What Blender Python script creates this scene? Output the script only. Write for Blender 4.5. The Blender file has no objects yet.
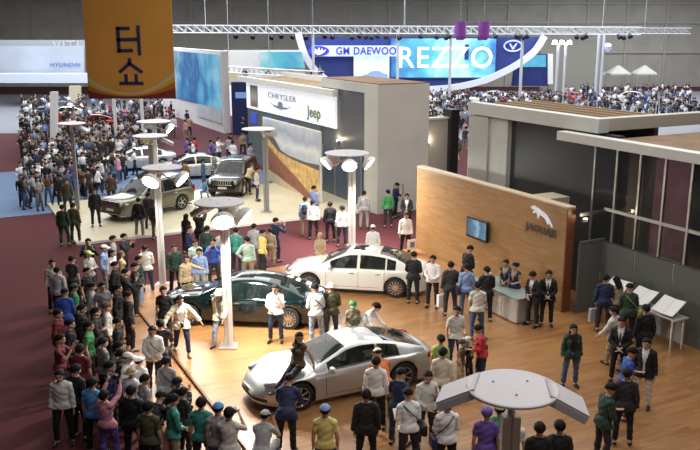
import bpy, bmesh, math, random
import numpy as np
from mathutils import Vector, Matrix, Euler
R = math.radians
scene = bpy.context.scene
COL = scene.collection
rnd = random.Random(7)

# ---------------------------------------------------------------- camera, world, light, exposure
FPX = 820.0; TH = math.atan(197 / 820.0); CAMH = 8.8
cam = bpy.data.objects.new('camera', bpy.data.cameras.new('camera'))
cam.data.sensor_width = 36; cam.data.lens = 36 * FPX / 700; cam.data.clip_end = 400
cam.location = (0, 0, CAMH); cam.rotation_euler = (math.pi / 2 - TH, 0, 0)
COL.objects.link(cam); scene.camera = cam
vs = scene.view_settings
vs.view_transform = 'Standard'; vs.look = 'None'; vs.gamma = 1; vs.use_curve_mapping = False
vs.exposure = 0.25
world = bpy.data.worlds.new('world'); scene.world = world; world.use_nodes = True
world.node_tree.nodes['Background'].inputs[0].default_value = (0.80, 0.86, 1.0, 1)
world.node_tree.nodes['Background'].inputs[1].default_value = 0.05

def area_light(name, loc, sx, sy, w, col=(1, .95, .88), rot=(0, 0, 0)):
    l = bpy.data.lights.new(name, 'AREA'); l.shape = 'RECTANGLE'; l.size = sx; l.size_y = sy
    l.energy = w; l.color = col
    o = bpy.data.objects.new(name, l); o.location = loc; o.rotation_euler = rot; COL.objects.link(o); return o
# high-bay lighting of the hall, hung under the roof, and one added fill light
area_light('hall_light', (7, 25, 15.5), 18, 16, 1900, (1, .97, .93))
area_light('hall_light', (4, 8, 15.5), 9, 7, 800, (1, .97, .95))  # added to brighten the nearest mast disc and the people below it
area_light('hall_light', (-12, 46, 15.5), 26, 20, 4600, (1, .98, .95))
area_light('hall_light', (16, 48, 15.5), 24, 20, 3400, (1, .98, .95))
area_light('hall_light', (-26, 84, 15.5), 40, 26, 13500, (.88, .93, 1))
area_light('hall_light', (16, 88, 15.5), 44, 26, 12500, (.85, .9, 1))
area_light('hall_light', (40, 104, 15.5), 30, 26, 6000, (.9, .93, 1))

# ---------------------------------------------------------------- frames
ANG = R(27.1)                              # the stands are turned against the hall by this angle
_s, _c = math.sin(TH), math.cos(TH)
def ray(px, py):
    u = (px - 350) / FPX; v = -(py - 225) / FPX
    return (u, _c + v * _s, -_s + v * _c)
def G(px, py, z=0.0):                       # point of the level z seen at a pixel
    r = ray(px, py); t = (z - CAMH) / r[2]
    return (r[0] * t, r[1] * t)
def W(U, V, z=0.0):                         # stand frame -> world
    return Vector((U * math.cos(ANG) - V * math.sin(ANG), U * math.sin(ANG) + V * math.cos(ANG), z))

# ---------------------------------------------------------------- materials
_mats = {}
def mat(name, col, rough=.6, metal=0, emit=0, alpha=1, coat=0, nz=0, nscale=20, ecol=None, bump=0, spec=.5):
    key = (name, tuple(round(c, 3) for c in col), rough, metal, emit, alpha, nz)
    if key in _mats: return _mats[key]
    m = bpy.data.materials.new(name); m.use_nodes = True; nt = m.node_tree
    b = nt.nodes['Principled BSDF']
    c4 = (col[0], col[1], col[2], 1)
    b.inputs['Base Color'].default_value = c4
    b.inputs['Roughness'].default_value = rough; b.inputs['Metallic'].default_value = metal
    b.inputs['Coat Weight'].default_value = coat; b.inputs['Coat Roughness'].default_value = .04
    b.inputs['Specular IOR Level'].default_value = spec
    if emit:
        e = ecol or col
        b.inputs['Emission Color'].default_value = (e[0], e[1], e[2], 1); b.inputs['Emission Strength'].default_value = emit
    if alpha < 1: b.inputs['Alpha'].default_value = alpha
    if nz or bump:
        tc = nt.nodes.new('ShaderNodeTexCoord'); n = nt.nodes.new('ShaderNodeTexNoise')
        n.inputs['Scale'].default_value = nscale; n.inputs['Detail'].default_value = 4
        nt.links.new(tc.outputs['Object'], n.inputs['Vector'])
        if nz:
            r = nt.nodes.new('ShaderNodeValToRGB')
            r.color_ramp.elements[0].position = .3; r.color_ramp.elements[1].position = .7
            r.color_ramp.elements[0].color = tuple(c * (1 - nz) for c in col) + (1,)
            r.color_ramp.elements[1].color = tuple(min(1, c * (1 + nz)) for c in col) + (1,)
            nt.links.new(n.outputs['Fac'], r.inputs['Fac']); nt.links.new(r.outputs['Color'], b.inputs['Base Color'])
        if bump:
            bp = nt.nodes.new('ShaderNodeBump'); bp.inputs['Strength'].default_value = bump; bp.inputs['Distance'].default_value = .01
            nt.links.new(n.outputs['Fac'], bp.inputs['Height']); nt.links.new(bp.outputs['Normal'], b.inputs['Normal'])
    _mats[key] = m
    return m

def wood_mat(name, c1, c2, c3, rot, plank=(1.8, .16), rough=.35, vertical=False):
    m = bpy.data.materials.new(name); m.use_nodes = True; nt = m.node_tree; N = nt.nodes; Lk = nt.links
    b = N['Principled BSDF']; b.inputs['Roughness'].default_value = rough
    tc = N.new('ShaderNodeTexCoord'); mp = N.new('ShaderNodeMapping'); mp.inputs['Rotation'].default_value = rot
    Lk.new(tc.outputs['Object'], mp.inputs['Vector'])
    br = N.new('ShaderNodeTexBrick'); br.inputs['Scale'].default_value = 1
    br.inputs['Brick Width'].default_value = plank[0]; br.inputs['Row Height'].default_value = plank[1]
    br.inputs['Mortar Size'].default_value = .004; br.offset = .37
    br.inputs['Color1'].default_value = c1 + (1,); br.inputs['Color2'].default_value = c2 + (1,)
    br.inputs['Mortar'].default_value = tuple(x * .6 for x in c3) + (1,)
    Lk.new(mp.outputs['Vector'], br.inputs['Vector'])
    st = N.new('ShaderNodeMapping'); st.inputs['Scale'].default_value = (1.2, 14, 14)
    Lk.new(mp.outputs['Vector'], st.inputs['Vector'])
    no = N.new('ShaderNodeTexNoise'); no.inputs['Scale'].default_value = 1.1; no.inputs['Detail'].default_value = 6; no.inputs['Distortion'].default_value = .8
    Lk.new(st.outputs['Vector'], no.inputs['Vector'])
    mx = N.new('ShaderNodeMixRGB'); mx.blend_type = 'MIX'
    rp = N.new('ShaderNodeValToRGB'); rp.color_ramp.elements[0].position = .42; rp.color_ramp.elements[1].position = .72
    rp.color_ramp.elements[0].color = (0, 0, 0, 1); rp.color_ramp.elements[1].color = (.75, .75, .75, 1)
    Lk.new(no.outputs['Fac'], rp.inputs['Fac']); Lk.new(rp.outputs['Color'], mx.inputs['Fac'])
    Lk.new(br.outputs['Color'], mx.inputs['Color1']); mx.inputs['Color2'].default_value = c3 + (1,)
    Lk.new(mx.outputs['Color'], b.inputs['Base Color'])
    return m

def ramp_mat(name, stops, axis=2, lo=0, hi=1, noise=.15, nscale=1.5, emit=0, rough=.6, rot=(0, 0, 0)):
    """colour bands along one object axis, distorted by noise (printed or lit artwork)"""
    m = bpy.data.materials.new(name); m.use_nodes = True; nt = m.node_tree; N = nt.nodes; Lk = nt.links
    b = N['Principled BSDF']; b.inputs['Roughness'].default_value = rough
    tc = N.new('ShaderNodeTexCoord'); mp = N.new('ShaderNodeMapping'); mp.inputs['Rotation'].default_value = rot
    Lk.new(tc.outputs['Object'], mp.inputs['Vector'])
    sp = N.new('ShaderNodeSeparateXYZ'); Lk.new(mp.outputs['Vector'], sp.inputs['Vector'])
    mr = N.new('ShaderNodeMapRange'); mr.inputs['From Min'].default_value = lo; mr.inputs['From Max'].default_value = hi
    Lk.new(sp.outputs[axis], mr.inputs['Value'])
    no = N.new('ShaderNodeTexNoise'); no.inputs['Scale'].default_value = nscale; no.inputs['Detail'].default_value = 5
    Lk.new(tc.outputs['Object'], no.inputs['Vector'])
    ma = N.new('ShaderNodeMath'); ma.operation = 'MULTIPLY_ADD'; ma.inputs[1].default_value = noise * 2; 
    Lk.new(no.outputs['Fac'], ma.inputs[0])
    sb = N.new('ShaderNodeMath'); sb.operation = 'SUBTRACT'; sb.inputs[1].default_value = noise
    Lk.new(mr.outputs['Result'], sb.inputs[0]); Lk.new(sb.outputs[0], ma.inputs[2])
    rp = N.new('ShaderNodeValToRGB'); el = rp.color_ramp.elements
    while len(el) < len(stops): el.new(.5)
    for e, (p, c) in zip(el, stops): e.position = p; e.color = tuple(c) + (1,)
    Lk.new(ma.outputs[0], rp.inputs['Fac'])
    if emit:
        b.inputs['Base Color'].default_value = (0.02, 0.02, 0.02, 1)
        Lk.new(rp.outputs['Color'], b.inputs['Emission Color']); b.inputs['Emission Strength'].default_value = emit
    else: Lk.new(rp.outputs['Color'], b.inputs['Base Color'])
    return m

WHITE = mat('white_paint', (.78, .78, .76), .5)
LGREY = mat('light_grey_panel', (.55, .56, .53), .6, nz=.05, nscale=2)
MGREY = mat('mid_grey_panel', (.30, .31, .31), .6)
DGREY = mat('dark_grey_panel', (.050, .054, .056), .45, nz=.08, nscale=1.5)
BLACK = mat('black_plastic', (.012, .012, .014), .4)
CHROME = mat('chrome', (.8, .8, .82), .12, 1)
STEEL = mat('brushed_steel', (.62, .62, .6), .35, .85, nz=.08, nscale=6)
GLASSD = mat('tinted_glass', (.03, .035, .04), .05, 0, alpha=.42)
RUBBER = mat('rubber', (.015, .015, .015), .75)
SKIN = mat('skin', (.56, .34, .235), .55)
SKIN2 = mat('skin_tan', (.47, .27, .18), .55)
EYE = mat('eye', (.02, .015, .012), .2)
LIP = mat('lip', (.42, .15, .13), .5)
HAIRM = mat('hair_black', (.010, .008, .008), .7, spec=.2)
BROWNHAIR = mat('hair_brown', (.06, .03, .018), .5)

# ---------------------------------------------------------------- mesh helpers
class MB:
    def __init__(s, cap=True): s.v = []; s.f = []; s.cap = cap
    def add(s, vs_, fs): 
        n = len(s.v); s.v += [tuple(p) for p in vs_]; s.f += [tuple(i + n for i in f) for f in fs]; return s
    def box(s, c, d, rz=0, M=None):
        x, y, z = d[0] / 2, d[1] / 2, d[2] / 2
        ps = [Vector((sx * x, sy * y, sz * z)) for sz in (-1, 1) for sy in (-1, 1) for sx in (-1, 1)]
        m = M or Matrix.Rotation(rz, 3, 'Z')
        ps = [m @ p + Vector(c) for p in ps]
        return s.add(ps, [(0, 2, 3, 1), (4, 5, 7, 6), (0, 1, 5, 4), (2, 6, 7, 3), (0, 4, 6, 2), (1, 3, 7, 5)])
    def tube(s, pts, r, n=8, r2=None, cap=True):
        pts = [Vector(p) for p in pts]; rings = []
        for i, p in enumerate(pts):
            d = (pts[min(i + 1, len(pts) - 1)] - pts[max(i - 1, 0)]).normalized()
            a = d.cross(Vector((0, 0, 1)) if abs(d.z) < .9 else Vector((1, 0, 0))).normalized(); b = d.cross(a)
            rr = r if r2 is None else r + (r2 - r) * i / (len(pts) - 1)
            rings.append([p + (a * math.cos(2 * math.pi * k / n) + b * math.sin(2 * math.pi * k / n)) * rr for k in range(n)])
        vs_ = [p for g in rings for p in g]; fs = []
        for i in range(len(rings) - 1):
            for k in range(n): fs.append((i * n + k, i * n + (k + 1) % n, (i + 1) * n + (k + 1) % n, (i + 1) * n + k))
        if cap: fs += [tuple(range(n))[::-1], tuple(range((len(rings) - 1) * n, len(rings) * n))]
        return s.add(vs_, fs)
    def lathe(s, prof, c=(0, 0, 0), n=24, M=None, sy=1):
        vs_ = []; fs = []
        for (r, z) in prof:
            for k in range(n):
                a = 2 * math.pi * k / n; p = Vector((r * math.cos(a), r * math.sin(a) * sy, z))
                vs_.append((M @ p if M else p) + Vector(c))
        for i in range(len(prof) - 1):
            for k in range(n): fs.append((i * n + k, i * n + (k + 1) % n, (i + 1) * n + (k + 1) % n, (i + 1) * n + k))
        if s.cap and prof[0][0] > 1e-6: fs.append(tuple(range(n))[::-1])
        if s.cap and prof[-1][0] > 1e-6: fs.append(tuple(range((len(prof) - 1) * n, len(prof) * n)))
        return s.add(vs_, fs)
    def ell(s, c, r, M=None, n=14, m=9):
        vs_ = []; fs = []
        for i in range(m + 1):
            t = math.pi * i / m
            for k in range(n):
                a = 2 * math.pi * k / n
                p = Vector((r[0] * math.sin(t) * math.cos(a), r[1] * math.sin(t) * math.sin(a), r[2] * math.cos(t)))
                vs_.append((M @ p if M else p) + Vector(c))
        for i in range(m):
            for k in range(n): fs.append((i * n + k, (i + 1) * n + k, (i + 1) * n + (k + 1) % n, i * n + (k + 1) % n))
        return s.add(vs_, fs)
    def prism(s, poly, z0, z1, M=None, c=(0, 0, 0)):
        n = len(poly); vs_ = [Vector((p[0], p[1], z)) for z in (z0, z1) for p in poly]
        vs_ = [(M @ p if M else p) + Vector(c) for p in vs_]
        return s.add(vs_, [tuple(range(n))[::-1], tuple(range(n, 2 * n))] + [(i, (i + 1) % n, (i + 1) % n + n, i + n) for i in range(n)])
    def grid(s, rows, close=False):
        n = len(rows[0]); vs_ = [p for r in rows for p in r]
        fs = [(i * n + k, i * n + k + 1, (i + 1) * n + k + 1, (i + 1) * n + k) for i in range(len(rows) - 1) for k in range(n - 1)]
        return s.add(vs_, fs)
    def mesh(s, name, m=None, smooth=False, weld=False):
        me = bpy.data.meshes.new(name); me.from_pydata(s.v, [], s.f)
        if weld:
            bm = bmesh.new(); bm.from_mesh(me); bmesh.ops.remove_doubles(bm, verts=bm.verts, dist=1e-5)
            bmesh.ops.recalc_face_normals(bm, faces=bm.faces); bm.to_mesh(me); bm.free()
        me.update()
        if m: me.materials.append(m)
        if smooth: me.polygons.foreach_set('use_smooth', [True] * len(me.polygons))
        return me
    def build(s, name, m=None, parent=None, loc=None, rz=0, smooth=False, bevel=0, weld=False, flat=None):
        me = s.mesh(name, m, smooth, weld); o = bpy.data.objects.new(name, me); COL.objects.link(o)
        if parent: o.parent = parent
        if loc is not None: o.location = loc
        if rz: o.rotation_euler.z = rz
        if bevel:
            b = o.modifiers.new('bevel', 'BEVEL'); b.width = bevel; b.segments = 2; b.limit_method = 'ANGLE'
        return o
def empty(name, loc=(0, 0, 0), rz=0):
    o = bpy.data.objects.new(name, None); COL.objects.link(o); o.location = loc; o.rotation_euler.z = rz
    o.empty_display_size = .1
    return o
def tag(o, label=None, cat=None, group=None, kind=None):
    if label: o['label'] = label
    if cat: o['category'] = cat
    if group: o['group'] = group
    if kind: o['kind'] = kind
    return o
def struct(o): o['kind'] = 'structure'; return o
def copy_tree(o, parent=None):
    c = o.copy(); COL.objects.link(c)
    if parent: c.parent = parent
    for ch in list(o.children): copy_tree(ch, c)
    return c
def text_obj(name, body, size, depth, m, M, parent=None, sx=1, bold=0, align='CENTER', shear=0):
    cu = bpy.data.curves.new(name, 'FONT'); cu.body = body; cu.size = size; cu.extrude = depth; cu.offset = bold
    cu.align_x = align; cu.space_character = 1.08; cu.align_y = 'CENTER'; cu.shear = shear
    t = bpy.data.objects.new('tmp', cu); COL.objects.link(t)
    dg = bpy.context.evaluated_depsgraph_get(); me = bpy.data.meshes.new_from_object(t.evaluated_get(dg))
    bpy.data.objects.remove(t); me.transform(Matrix.Diagonal((sx, 1, 1, 1))); me.materials.clear(); me.materials.append(m)
    o = bpy.data.objects.new(name, me); COL.objects.link(o)
    if parent: o.parent = parent
    o.matrix_local = M
    return o
def facing(loc, U_normal=None, rz=0):       # matrix for upright lettering whose reader looks along +Y rotated by rz
    return Matrix.Translation(loc) @ Matrix.Rotation(rz, 4, 'Z') @ Matrix.Rotation(math.pi / 2, 4, 'X')

# ---------------------------------------------------------------- the hall shell
def slab(name, pts, z0, z1, m):
    return struct(MB().prism(pts, z0, z1).build(name, m))
CARPET = mat('maroon_carpet', (.090, .012, .017), .95, nz=.18, nscale=9)
slab('floor', [(-70, -6), (75, -6), (75, 128), (-70, 128)], -.3, 0, CARPET)
HALLW = mat('hall_wall', (.48, .465, .40), .85, nz=.10, nscale=.4)
struct(MB().box((2.5, 128.2, 8), (145, .4, 16.6)).build('wall_back', HALLW))
struct(MB().box((-70.2, 61, 8), (.4, 134, 16.6)).build('wall_left', HALLW))
struct(MB().box((75.2, 61, 8), (.4, 134, 16.6)).build('wall_right', HALLW))
struct(MB().box((2.5, 61, 16.4), (146, 134, .4)).build('ceiling', mat('hall_ceiling', (.16, .16, .15), .9)))
m_ = MB()
for x in range(-66, 75, 6): m_.box((x, 127.9, 8), (.35, .3, 16))
for z in (5.2, 9.6, 12.4): m_.box((2.5, 127.8, z), (144, .25, .3))
struct(m_.build('trim_1', mat('wall_girts', (.52, .50, .44), .8)))

def quadUV(U0, U1, V0, V1): return [W(U0, V0)[:2], W(U1, V0)[:2], W(U1, V1)[:2], W(U0, V1)[:2]]
WOODF = wood_mat('parquet', (.345, .165, .06), (.25, .115, .04), (.44, .23, .09), (0, 0, -ANG), (1.6, .17), .32)
WOODE = wood_mat('parquet_border', (.33, .155, .056), (.24, .11, .038), (.42, .215, .085), (0, 0, -ANG), (1.6, .17), .35)
slab('floor_stage_border', quadUV(3.9, 24, -12, 27.75), 0, .03, WOODE)
slab('floor_stage', quadUV(5.3, 17.35, -12, 27.35), .03, .10, WOODF)
slab('floor_lounge', quadUV(17.35, 24, -12, 18.6), .03, .10, WOODF)
struct(MB().box((W(5.27, 7.6, .065)), (.06, 39.4, .075), ANG).build('trim_2', mat('dark_edge_trim', (.16, .065, .03), .5)))
BEIGE = mat('cream_stage_floor', (.66, .60, .42), .45, nz=.06, nscale=3)
slab('floor_cream', quadUV(4.9, 24, 34.6, 43.5), 0, .10, BEIGE)
struct(MB().box((W(14.45, 34.57, .05)), (19.1, .05, .11), ANG).build('trim_3', WHITE))
BLUEF = mat('blue_carpet', (.13, .20, .34), .9, nz=.15, nscale=6)
slab('floor_blue', quadUV(-8, 18.5, 43.5, 55), 0, .02, BLUEF)
slab('floor_blue_side', quadUV(-8, 4.9, 41.4, 43.5), 0, .02, BLUEF)
slab('floor_pale', [(-46, 70), (-23, 70), (-23, 112), (-60, 112)], 0, .04, mat('pale_floor', (.20, .20, .22), .6, nz=.1))
slab('floor_white', [(-2, 66), (60, 66), (66, 118), (-2, 118)], 0, .04, mat('white_floor', (.24, .24, .26), .5, nz=.1))

# ---------------------------------------------------------------- wooden feature wall with lettering, screen
WOODW = wood_mat('veneer', (.37, .21, .085), (.32, .175, .068), (.50, .30, .135), (math.pi/2, 0, 0), (2.4, .6), .38)
WF = empty('feature_wall', W(17.2, 23.1, .1), ANG + math.pi / 2)     # local x runs along the wall (to the back), local -y... faces the stage
tag(WF, 'long honey-coloured wood veneer wall with steel lettering behind the counter', 'wall panel')
# local frame: x = V direction, y = -U direction (towards the stage)
MB().box((0, 0, 1.67), (8.7, .30, 3.34)).build('panel', WOODW, WF)
MB().box((0, 0, 3.36), (8.74, .34, .05)).build('top_cap', mat('pale_wood_cap', (.62, .50, .36), .5), WF)
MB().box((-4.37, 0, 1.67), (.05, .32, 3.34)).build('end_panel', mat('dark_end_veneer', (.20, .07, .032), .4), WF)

def cat_logo(s):
    pts = [(-1.0, .36), (-.86, .47), (-.72, .50), (-.62, .43), (-.50, .42), (-.30, .40), (-.05, .30), (.18, .24), (.42, .16), (.60, .02), (.78, -.16), (.95, -.38), (1.02, -.52), (.93, -.46), (.78, -.30), (.62, -.18),
           (.66, -.34), (.60, -.42), (.50, -.24), (.36, -.10), (.16, -.02), (-.08, .02), (-.26, .08), (-.20, -.06), (-.30, -.20), (-.38, -.22), (-.34, -.08), (-.42, .08), (-.56, .14), (-.70, .04), (-.84, .04), (-.80, .12), (-.66, .20), (-.74, .28), (-.90, .28)]
    return [(x * s, y * s) for x, y in pts]
LG = empty('wall_emblem', W(17.02, 19.9, 2.5), ANG - math.pi / 2)    # local x: right along the wall as read
tag(LG, 'steel leaping cat emblem and lettering mounted on the wooden wall', 'sign')
MX = Matrix.Rotation(math.pi / 2, 3, 'X')
MB().prism([(x, y * 1.0) for x, y in cat_logo(.52)], .0, .05, MX, (.08, -.02, .50)).build('leaping_cat', mat('glowing_chrome', (.75, .75, .88), .15, .6, emit=.35), LG)  # faint glow put into the metal in place of reflected light
text_obj('lettering', 'JAGUAR', .34, .015, mat('steel_letters', (.16, .14, .12), .3, .6), facing((.05, -.03, .02)), LG, 1.12, .006)
TV = empty('wall_television', W(17.0, 23.1, 1.45), ANG - math.pi / 2)
tag(TV, 'flat black television hanging on the wooden wall', 'television')
MB().box((0, -.10, .40), (1.22, .09, .74)).build('casing', BLACK, TV, bevel=.01)
MB().box((0, -.03, .40), (.4, .07, .3)).build('bracket', STEEL, TV)
scr = ramp_mat('screen_picture', [(.0, (.02, .05, .09)), (.35, (.05, .16, .26)), (.55, (.25, .42, .5)), (.7, (.04, .10, .18)), (1, (.10, .25, .34))], 0, -.6, .6, .25, 3, emit=.9)
MB().box((0, -.148, .42), (1.10, .01, .60)).build('screen', scr, TV)

# counter
CT = empty('reception_counter', W(15.45, 19.6, .1), ANG)
tag(CT, 'curved-edge steel reception counter with a glass top in front of wooden wall', 'counter')
def rr(x0, x1, y0, y1, r):
    out = []
    for cx, cy, a0 in ((x1 - r, y1 - r, 0), (x0 + r, y1 - r, 90), (x0 + r, y0 + r, 180), (x1 - r, y0 + r, 270)):
        for k in range(5): a = R(a0 + k * 22.5); out.append((cx + r * math.cos(a), cy + r * math.sin(a)))
    return out
MB().prism(rr(-.36, .40, -1.1, 1.15, .06), .04, .78).build('body', mat('counter_steel', (.62, .62, .59), .3, .35, nz=.06, nscale=5), CT)
m_ = MB()
for y in (-.36, .39): MB().box((-.362, y, .41), (.01, .015, .7)).build('panel_joint', MGREY, CT)
MB().prism(rr(-.33, .37, -1.07, 1.12, .05), 0, .04).build('plinth', BLACK, CT)
MB().prism(rr(-.42, .46, -1.16, 1.21, .08), .78, .82).build('worktop', mat('green_glass_top', (.30, .38, .36), .08, .1), CT)
for (x, y, nm, lb) in ((.02, .75, 'brochure_holder', 'clear brochure holder standing on the far end of the counter'), (.05, .25, 'brochure_holder', 'white stack of leaflets in a stand mid counter')):
    o = empty(nm, W(15.45 + x, 19.6 + y, .92), ANG + .3); tag(o, lb, 'holder')
    MB().box((0, 0, .01), (.24, .18, .02)).box((0, .07, .15), (.24, .015, .28), M=Matrix.Rotation(R(-12), 3, 'X')).build('stand', mat('acrylic', (.8, .85, .85), .1, alpha=.6), o)
    MB().box((0, .035, .14), (.20, .03, .24), M=Matrix.Rotation(R(-12), 3, 'X')).build('leaflets', WHITE, o)

# ---------------------------------------------------------------- building behind the wood wall (right)
def bx(mb, U0, U1, V0, V1, z0, z1):
    mb.box(W((U0 + U1) / 2, (V0 + V1) / 2, (z0 + z1) / 2), (U1 - U0, V1 - V0, z1 - z0), ANG); return mb
WM = mat('warm_ceiling_boards', (.20, .115, .055), .7, nz=.25, nscale=1.2)
PV = empty('pavilion', (0, 0, 0)); tag(PV, 'tall grey pavilion with brown roof boards rising behind the wooden wall', 'pavilion')
bx(MB(), 18.9, 19.4, 24.2, 26.5, 0, 5.5).build('corner_wall', LGREY, PV)
bx(MB(), 18.82, 18.9, 25.3, 26.55, 0, 5.5).build('pilaster', mat('pilaster_grey', (.44, .45, .42), .6), PV)
bx(MB(), 19.1, 19.4, 18.95, 24.2, 0, 5.5).build('dark_wall', DGREY, PV)
bx(MB(), 18.8, 19.25, 19.5, 26.6, 5.55, 6.0).build('side_fascia', LGREY, PV)
bx(MB(), 19.25, 28, 19.5, 19.9, 5.6, 6.0).build('front_fascia', mat('beige_fascia', (.50, .48, .40), .6), PV)
bx(MB(), 19.25, 22.0, 19.9, 26.6, 5.75, 5.9).build('roof_deck', WM, PV)
m_ = MB()
for k in range(4): bx(m_, 19.9 + k * .62, 20.0 + k * .62, 19.95, 26.4, 5.9, 5.97)
m_.build('roof_batten', mat('roof_batten', (.36, .27, .16), .7), PV)
bx(MB(), 19.4, 22, 26.3, 26.6, 0, 5.75).build('rear_wall', LGREY, PV)
bx(MB(), 21.8, 22, 20, 26.3, 0, 5.75).build('right_wall', MGREY, PV)
bx(MB(), 27.6, 28, 19.5, 19.9, 0, 5.6).build('front_post', LGREY, PV)
BB = bx(MB(), 17.4, 18.3, 20.05, 20.9, 0, 3.46).build('storage_block', mat('storage_beige', (.50, .42, .30), .6)); tag(BB, 'beige storage block whose top shows behind the wooden wall end', 'cabinet')
# glazed lounge with canopy
LN = empty('glazed_lounge', (0, 0, 0)); tag(LN, 'glass-walled lounge with grey metal posts under a pale canopy', 'lounge')
bx(MB(), 18.35, 18.75, 6, 20.9, 5.22, 5.5).build('canopy_fascia', mat('canopy_white', (.62, .63, .60), .5), LN)
bx(MB(), 18.75, 24, 6, 18.9, 5.36, 5.44).build('canopy_roof', WM, LN)
pst = []
for k in range(12):
    V = 19.17 - .93 * k
    bx(MB(), 18.42, 18.5, V - .035, V + .035, .1, 5.22).build('post', STEEL, LN)
    if k < 11: bx(MB(), 18.45, 18.47, V - .895, V - .035, .1, 5.22).build('pane', GLASSD, LN)
bx(MB(), 18.40, 18.53, 8.2, 18.6, 3.28, 3.36).build('rail', mat('pale_rail', (.5, .5, .46), .5), LN)
bx(MB(), 18.41, 18.52, 8.2, 18.6, 2.28, 2.33).build('rail', DGREY, LN)
bx(MB(), 17.36, 18.42, 18.52, 18.6, 3.2, 3.3).build('lintel', DGREY, LN)
bx(MB(), 22, 22.2, 8, 18.5, .1, 5.2).build('inner_wall', mat('lounge_wall', (.10, .10, .10), .6), LN)
bx(MB(), 18.9, 19.4, 17.6, 18.2, .1, 5.2).build('beige_column', mat('beige_column', (.60, .50, .32), .6), LN)
FRO = mat('frosted_glass', (.17, .18, .165), .35, alpha=.8)
DR = empty('glass_door', W(17.42, 18.5, .1), ANG); tag(DR, 'frosted grey glass door beside the end of the wooden wall', 'door')
MB().box((.5, 0, 1.15), (.96, .03, 2.2)).build('pane', FRO, DR)
MB().box((.5, 0, .03), (1.0, .06, .06)).box((.5, 0, 2.28), (1.0, .06, .06)).box((.0, 0, 1.15), (.05, .06, 2.2)).box((1.0, 0, 1.15), (.05, .06, 2.2)).build('frame', mat('door_frame_grey', (.22, .23, .22), .4, .5), DR)
MB().tube([(.86, -.06, .95), (.86, -.06, 1.25)], .015).build('handle', CHROME, DR)
FS = empty('frosted_screen', W(18.36, 18.4, .1), ANG); tag(FS, 'frosted lower glass screen standing along the lounge posts', 'screen')
for k in range(5):
    MB().box((0, -.5 - k * 1.45, 1.1), (.03, 1.42, 2.2)).build('pane', FRO, FS)
    MB().box((0, .2 - k * 1.45 , 1.1), (.04, .03, 2.2)).build('post', STEEL, FS)
# wall light at the end of wooden wall
def uplight(name, loc, rz, lb, w=12, col=(1, .8, .55)):
    o = empty(name, loc, rz); tag(o, lb, 'wall light')
    MB().box((0, -.05, 0), (.16, .1, .10)).build('housing', STEEL, o, bevel=.01)
    MB().box((0, -.06, .056), (.12, .07, .01)).build('lens', mat('lamp_warm', (1, .85, .6), .5, emit=14, ecol=(1, .8, .5)), o)
    l = bpy.data.lights.new('wall_wash', 'POINT'); l.energy = w; l.color = col; l.shadow_soft_size = .05
    lo = bpy.data.objects.new('wall_wash', l); lo.parent = o; lo.location = (0, -.14, .12); COL.objects.link(lo)
uplight('wall_light', W(17.52, 18.51, 3.08), ANG, 'small lit wall light beside the end of the wooden wall', 5)

# low partition with wall lights and gap, between the two pavilions
LP = empty('partition_wall', (0, 0, 0)); tag(LP, 'low warm grey partition wall with two lit wall lights in the gap', 'partition')
bx(MB(), 21.0, 24.6, 36.6, 36.9, 0, 4.1).build('wall', mat('warm_grey_wall', (.36, .34, .30), .7), LP)
bx(MB(), 21.0, 24.6, 36.5, 37.0, 4.1, 4.2).build('cap', LGREY, LP)
bx(MB(), 24.6, 25.1, 36.3, 37.1, 0, 4.6).build('dark_pier', BLACK, LP)
uplight('wall_light', W(22.0, 36.58, 3.0), ANG, 'left of the two lit lights on grey partition wall', 16)
uplight('wall_light', W(23.3, 36.58, 2.9), ANG, 'right of the two lit lights on grey partition wall', 20)

# ---------------------------------------------------------------- left booth building
JB = empty('booth_building', (0, 0, 0)); tag(JB, 'long grey booth building with illuminated sign band and brown roof', 'booth')
bx(MB(), 18.85, 21.7, 33.95, 35.3, 0, 6.2).build('front_block', mat('block_grey', (.60, .60, .55), .6, nz=.04, nscale=1), JB)
bx(MB(), 18.9, 19.2, 35.3, 40.3, 0, 5.75).build('recess_wall', mat('recess_grey', (.13, .14, .145), .3), JB)
bx(MB(), 18.86, 18.9, 35.5, 40.2, .1, 2.6).build('glass_panel', mat('blue_grey_glass', (.10, .14, .20), .08), JB)
for V in (35.6, 37.1, 38.6, 40.1): bx(MB(), 18.83, 18.9, V - .03, V + .03, .1, 2.65).build('glazing_bar', STEEL, JB)
bx(MB(), 18.85, 21.7, 35.3, 40.2, 5.75, 6.2).build('upper_fascia', LGREY, JB)
bx(MB(), 18.95, 21.6, 34.0, 40.2, 6.2, 6.25).build('upper_roof', WM, JB)
bx(MB(), 18.45, 18.75, 38.0, 52.5, 5.38, 5.72).build('sign_canopy', WHITE, JB)
bx(MB(), 18.8, 21.7, 40.2, 52.5, 5.5, 5.6).build('roof_deck', mat('roof_timber', (.30, .21, .11), .7, nz=.3, nscale=1), JB)
bx(MB(), 21.7, 21.9, 40.2, 52.5, 0, 5.9).build('rear_parapet', WHITE, JB)
SIGNW = mat('lit_sign_white', (.8, .82, .85), .5, emit=.5, ecol=(.92, .95, 1))
bx(MB(), 18.75, 18.95, 38.4, 51.6, 3.7, 5.38).build('sign_panel', SIGNW, JB)
bx(MB(), 18.8, 18.9, 40.3, 51.6, 0, 3.7).build('lower_wall', mat('lower_wall_glass', (.13, .16, .15), .3), JB)
for V in (50.4, 47.8, 44.9):
    bx(MB(), 18.74, 18.8, V - .5, V + .5, 2.75, 3.45).build('blue_panel', mat('blue_panel', (.05, .09, .55), .4, emit=.35), JB)
def on_facade(V, z, off=.03): return W(18.75 - off, V, z)
RZF = ANG - math.pi / 2
BK = mat('sign_ink', (.30, .31, .38), .5)
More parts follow.
